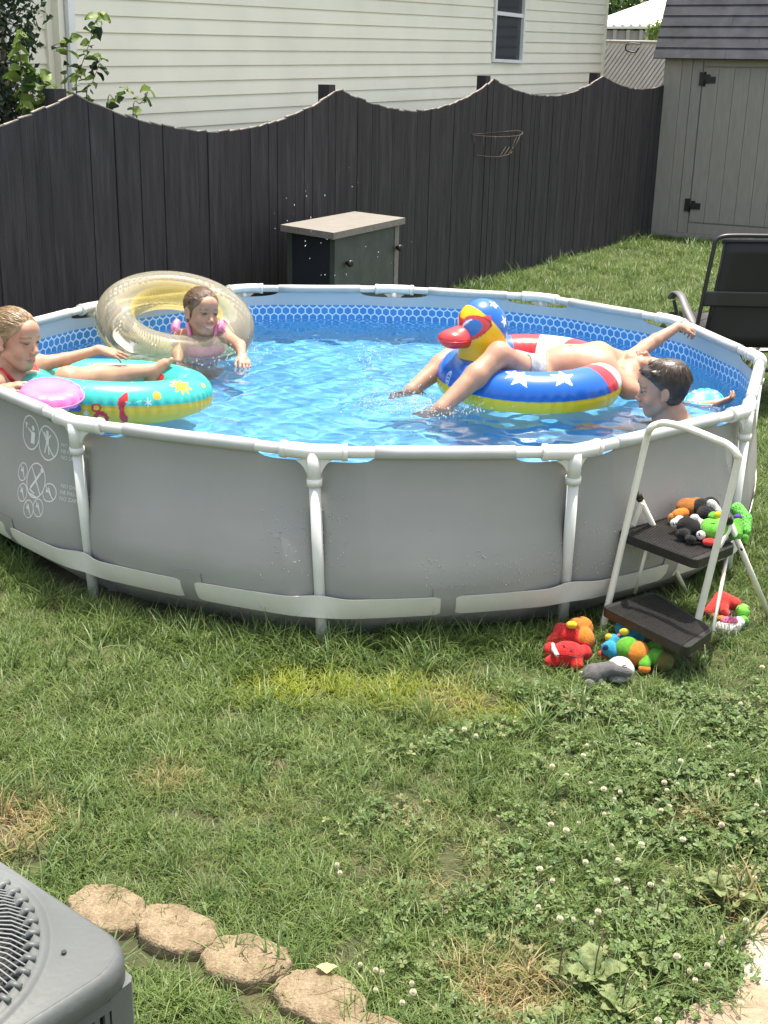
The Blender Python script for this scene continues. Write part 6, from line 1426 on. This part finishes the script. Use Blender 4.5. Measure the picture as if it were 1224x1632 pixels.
# taller tufts against the pool wall
for i in range(620):
    a = r.uniform(-3.5, .4); q = 1.83 + abs(r.normal()) * .06; consider(q * math.cos(a), q * math.sin(a), (0, .85))
for tp in np.linspace(.5, FL, 260): q = FA + FD * tp - FN * r.uniform(.02, .12); consider(q[0], q[1], (0, 1.5))
for u in np.linspace(0, SW, 60): q = SA + sdv * u - sn * r.uniform(.02, .14); consider(q[0], q[1], (0, 1.7))
me = bpy.data.meshes.new('grass'); me.vertices.add(len(pts)); me.vertices.foreach_set('co', np.array(pts, np.float32).ravel())
for k, ty, dt in (('rot', 'FLOAT_VECTOR', rot),): at = me.attributes.new(k, ty, 'POINT'); at.data.foreach_set('vector', np.array(dt, np.float32).ravel())
for k, dt in (('scl', scl), ('dry', dry), ('yel', yel)): at = me.attributes.new(k, 'FLOAT', 'POINT'); at.data.foreach_set('value', np.array(dt, np.float32))
at = me.attributes.new('idx', 'INT', 'POINT'); at.data.foreach_set('value', np.array(idx_, np.int32)); me.update()
go = bpy.data.objects.new('grass', me); COL.objects.link(go); tag(go, kind='stuff')
ng = bpy.data.node_groups.new('grass_scatter', 'GeometryNodeTree'); ng.interface.new_socket('Geometry', in_out='INPUT', socket_type='NodeSocketGeometry'); ng.interface.new_socket('Geometry', in_out='OUTPUT', socket_type='NodeSocketGeometry')
N = ng.nodes; L = ng.links; gi = N.new('NodeGroupInput'); gout = N.new('NodeGroupOutput'); mp_ = N.new('GeometryNodeMeshToPoints'); iop = N.new('GeometryNodeInstanceOnPoints'); ci = N.new('GeometryNodeCollectionInfo')
ci.inputs['Collection'].default_value = SRC; ci.inputs['Separate Children'].default_value = True; ci.inputs['Reset Children'].default_value = True; iop.inputs['Pick Instance'].default_value = True
def na(nm, ty): a = N.new('GeometryNodeInputNamedAttribute'); a.data_type = ty; a.inputs[0].default_value = nm; return a.outputs[0]
L.new(gi.outputs[0], mp_.inputs['Mesh']); L.new(mp_.outputs[0], iop.inputs['Points']); L.new(ci.outputs[0], iop.inputs['Instance']); L.new(na('idx', 'INT'), iop.inputs['Instance Index'])
L.new(na('rot', 'FLOAT_VECTOR'), iop.inputs['Rotation']); L.new(na('scl', 'FLOAT'), iop.inputs['Scale']); L.new(iop.outputs[0], gout.inputs[0])
md = go.modifiers.new('scatter', 'NODES'); md.node_group = ng
# clover flowers
fl = MB(); 
for i in range(70):
    z_ = 1 - 1.7 * (i + .5) / 70; rr_ = math.sqrt(max(0, 1 - z_ * z_)); a = i * 2.39996; d = V3(rr_ * math.cos(a), rr_ * math.sin(a), z_); s = nrm(np.cross(d, [0, 0, 1.01])); u = np.cross(s, d); c = d * .0055
    tip = d * .0105 + V3(0, 0, .0015 * (1 - z_)); fl.add([c - s * .0013, c + s * .0013, tip + s * .0016 + u * .0008, tip, tip - s * .0016 + u * .0008], [(0, 1, 2, 3, 4)])
fl_me = fl.mesh('clover_flower', False); fl_me.materials.append(M['petal'])
for p in fl_me.vertices: p.co.z += .062
st = MB(); st.tube([(0, 0, 0), (.003, .002, .03), (0, 0, .06)], .0011, 5); st_me = st.mesh('stem', False); st_me.materials.append(M['stem'])
fpx = [(758, 1169), (743, 1161), (722, 1160), (935, 1187), (930, 1197), (880, 1217), (902, 1230), (941, 1240), (963, 1248), (987, 1258), (982, 1270), (1055, 1244), (1066, 1252), (1083, 1243), (1065, 1279), (1052, 1286), (921, 1303), (900, 1320), (879, 1306), (935, 1366), (883, 1396), (864, 1376), (987, 1369), (976, 1345), (1020, 1338), (1103, 1218), (1082, 1208), (1134, 1183), (1178, 1225), (1209, 1277), (1218, 1289), (1200, 1323), (1150, 1313), (1085, 1331), (988, 1398), (1001, 1407), (1036, 1403), (1199, 1394), (1182, 1416), (957, 1451), (942, 1467), (918, 1461), (890, 1460), (1147, 1493), (1157, 1494), (1077, 1520), (1126, 1538), (1110, 1556), (1098, 1546), (1048, 1622), (1184, 1593), (577, 1530), (613, 1545), (597, 1568), (654, 1563), (660, 1575), (602, 1540), (538, 1377), (540, 1384), (860, 1440), (1020, 1180), (1180, 1120), (1215, 1060), (960, 1290), (1168, 1230), (1211, 1245), (640, 1590), (1150, 1340), (1190, 1460)]
for i, (x, y) in enumerate(fpx):
    q = PZ(x, y, .062); s = random.uniform(.5, .85)
    o = bpy.data.objects.new('clover_flower', fl_me); COL.objects.link(o); o.location = (q[0], q[1], 0); o.scale = (s, s, random.uniform(.7, .95)); o.rotation_euler = (random.uniform(-.12, .12), random.uniform(-.12, .12), random.uniform(0, 6))
    tag(o, 'small white round clover flower head standing in the lawn', 'flower', 'white clover flowers in the lawn')
    o2 = bpy.data.objects.new('stem', st_me); COL.objects.link(o2); o2.parent = o
# broadleaf weeds
def broadleaf(nm, L_, W_):
    b = MB(); rows = []
    for f, w_ in ((0, .06), (.12, .08), (.25, .45), (.42, .92), (.6, 1), (.78, .75), (.92, .35), (1, .02)):
        z = .42 * L_ * math.sin(f * 1.9) ; rows.append([V3(k * W_ * w_, f * L_, z + abs(k) * W_ * w_ * .35 + .006 * math.sin(9 * f + 3 * k)) for k in (-1, -.6, -.25, 0, .25, .6, 1)])
    b.grid(rows); me = b.mesh(nm, False); me.materials.append(M['weed']); return me
BL = [broadleaf('leaf', .085, .020), broadleaf('leaf', .10, .030), broadleaf('leaf', .07, .024)]
for (x, y, n, sc, lb) in ((945, 1570, 9, 1.15, 'large broadleaf weed in the grass between the bare patch and the bottom edge'), (990, 1618, 6, .9, 'broadleaf weed cut by the bottom edge beside the larger weed'), (1140, 1425, 11, 1.0, 'tallest broadleaf weed near the edge of the concrete'), (1045, 1470, 6, .75, 'pale broadleaf weed among clover flowers'), (1035, 1540, 5, .8, 'sprawling broadleaf weed with long thin leaves'), (890, 1560, 5, .8, 'small broadleaf weed beside the bare patch'), (1175, 1440, 5, .8, 'broadleaf weed right at the concrete edge')):
    q = PZ(x, y, .02); t = thing('broadleaf_weed', lb, 'plant', V3(q[0], q[1], 0)); rr_ = random.Random(x)
    for i in range(n):
        o = bpy.data.objects.new('leaf', BL[rr_.randrange(3)]); COL.objects.link(o); o.parent = t; a = i * 6.28 / n + rr_.uniform(-.3, .3); o.rotation_euler = (rr_.uniform(-.1, .5), rr_.uniform(-.2, .2), a); s = sc * .62 * rr_.uniform(.75, 1.25); o.scale = (s, s, s); o.location = (0, 0, .02)
    b = MB(); b.tube([q, q + V3(.005, .01, .07), q + V3(.012, .0, .13 * sc)], .0018, 6); b.build('flower_stalk', M['stem'], t)
# dead leaf by the stones
q = PZ(521, 1543, .045); b = MB(); b.grid([[q + V3(u * .026 * (1 - abs(v - .1) * .6), v * .016, .004 * math.sin(3 * u + 2 * v) + .004 * u * u) for u in (-1, -.5, 0, .5, 1)] for v in (-.8, -.4, 0, .4, .9)])
o = b.build('fallen_leaf', mat('dead_leaf', (.55, .50, .22), .6, .2, 30, translu=.3), None, q * V3(1, 1, 0)); tag(o, 'curled pale yellow leaf lying against an edging stone', 'leaf')
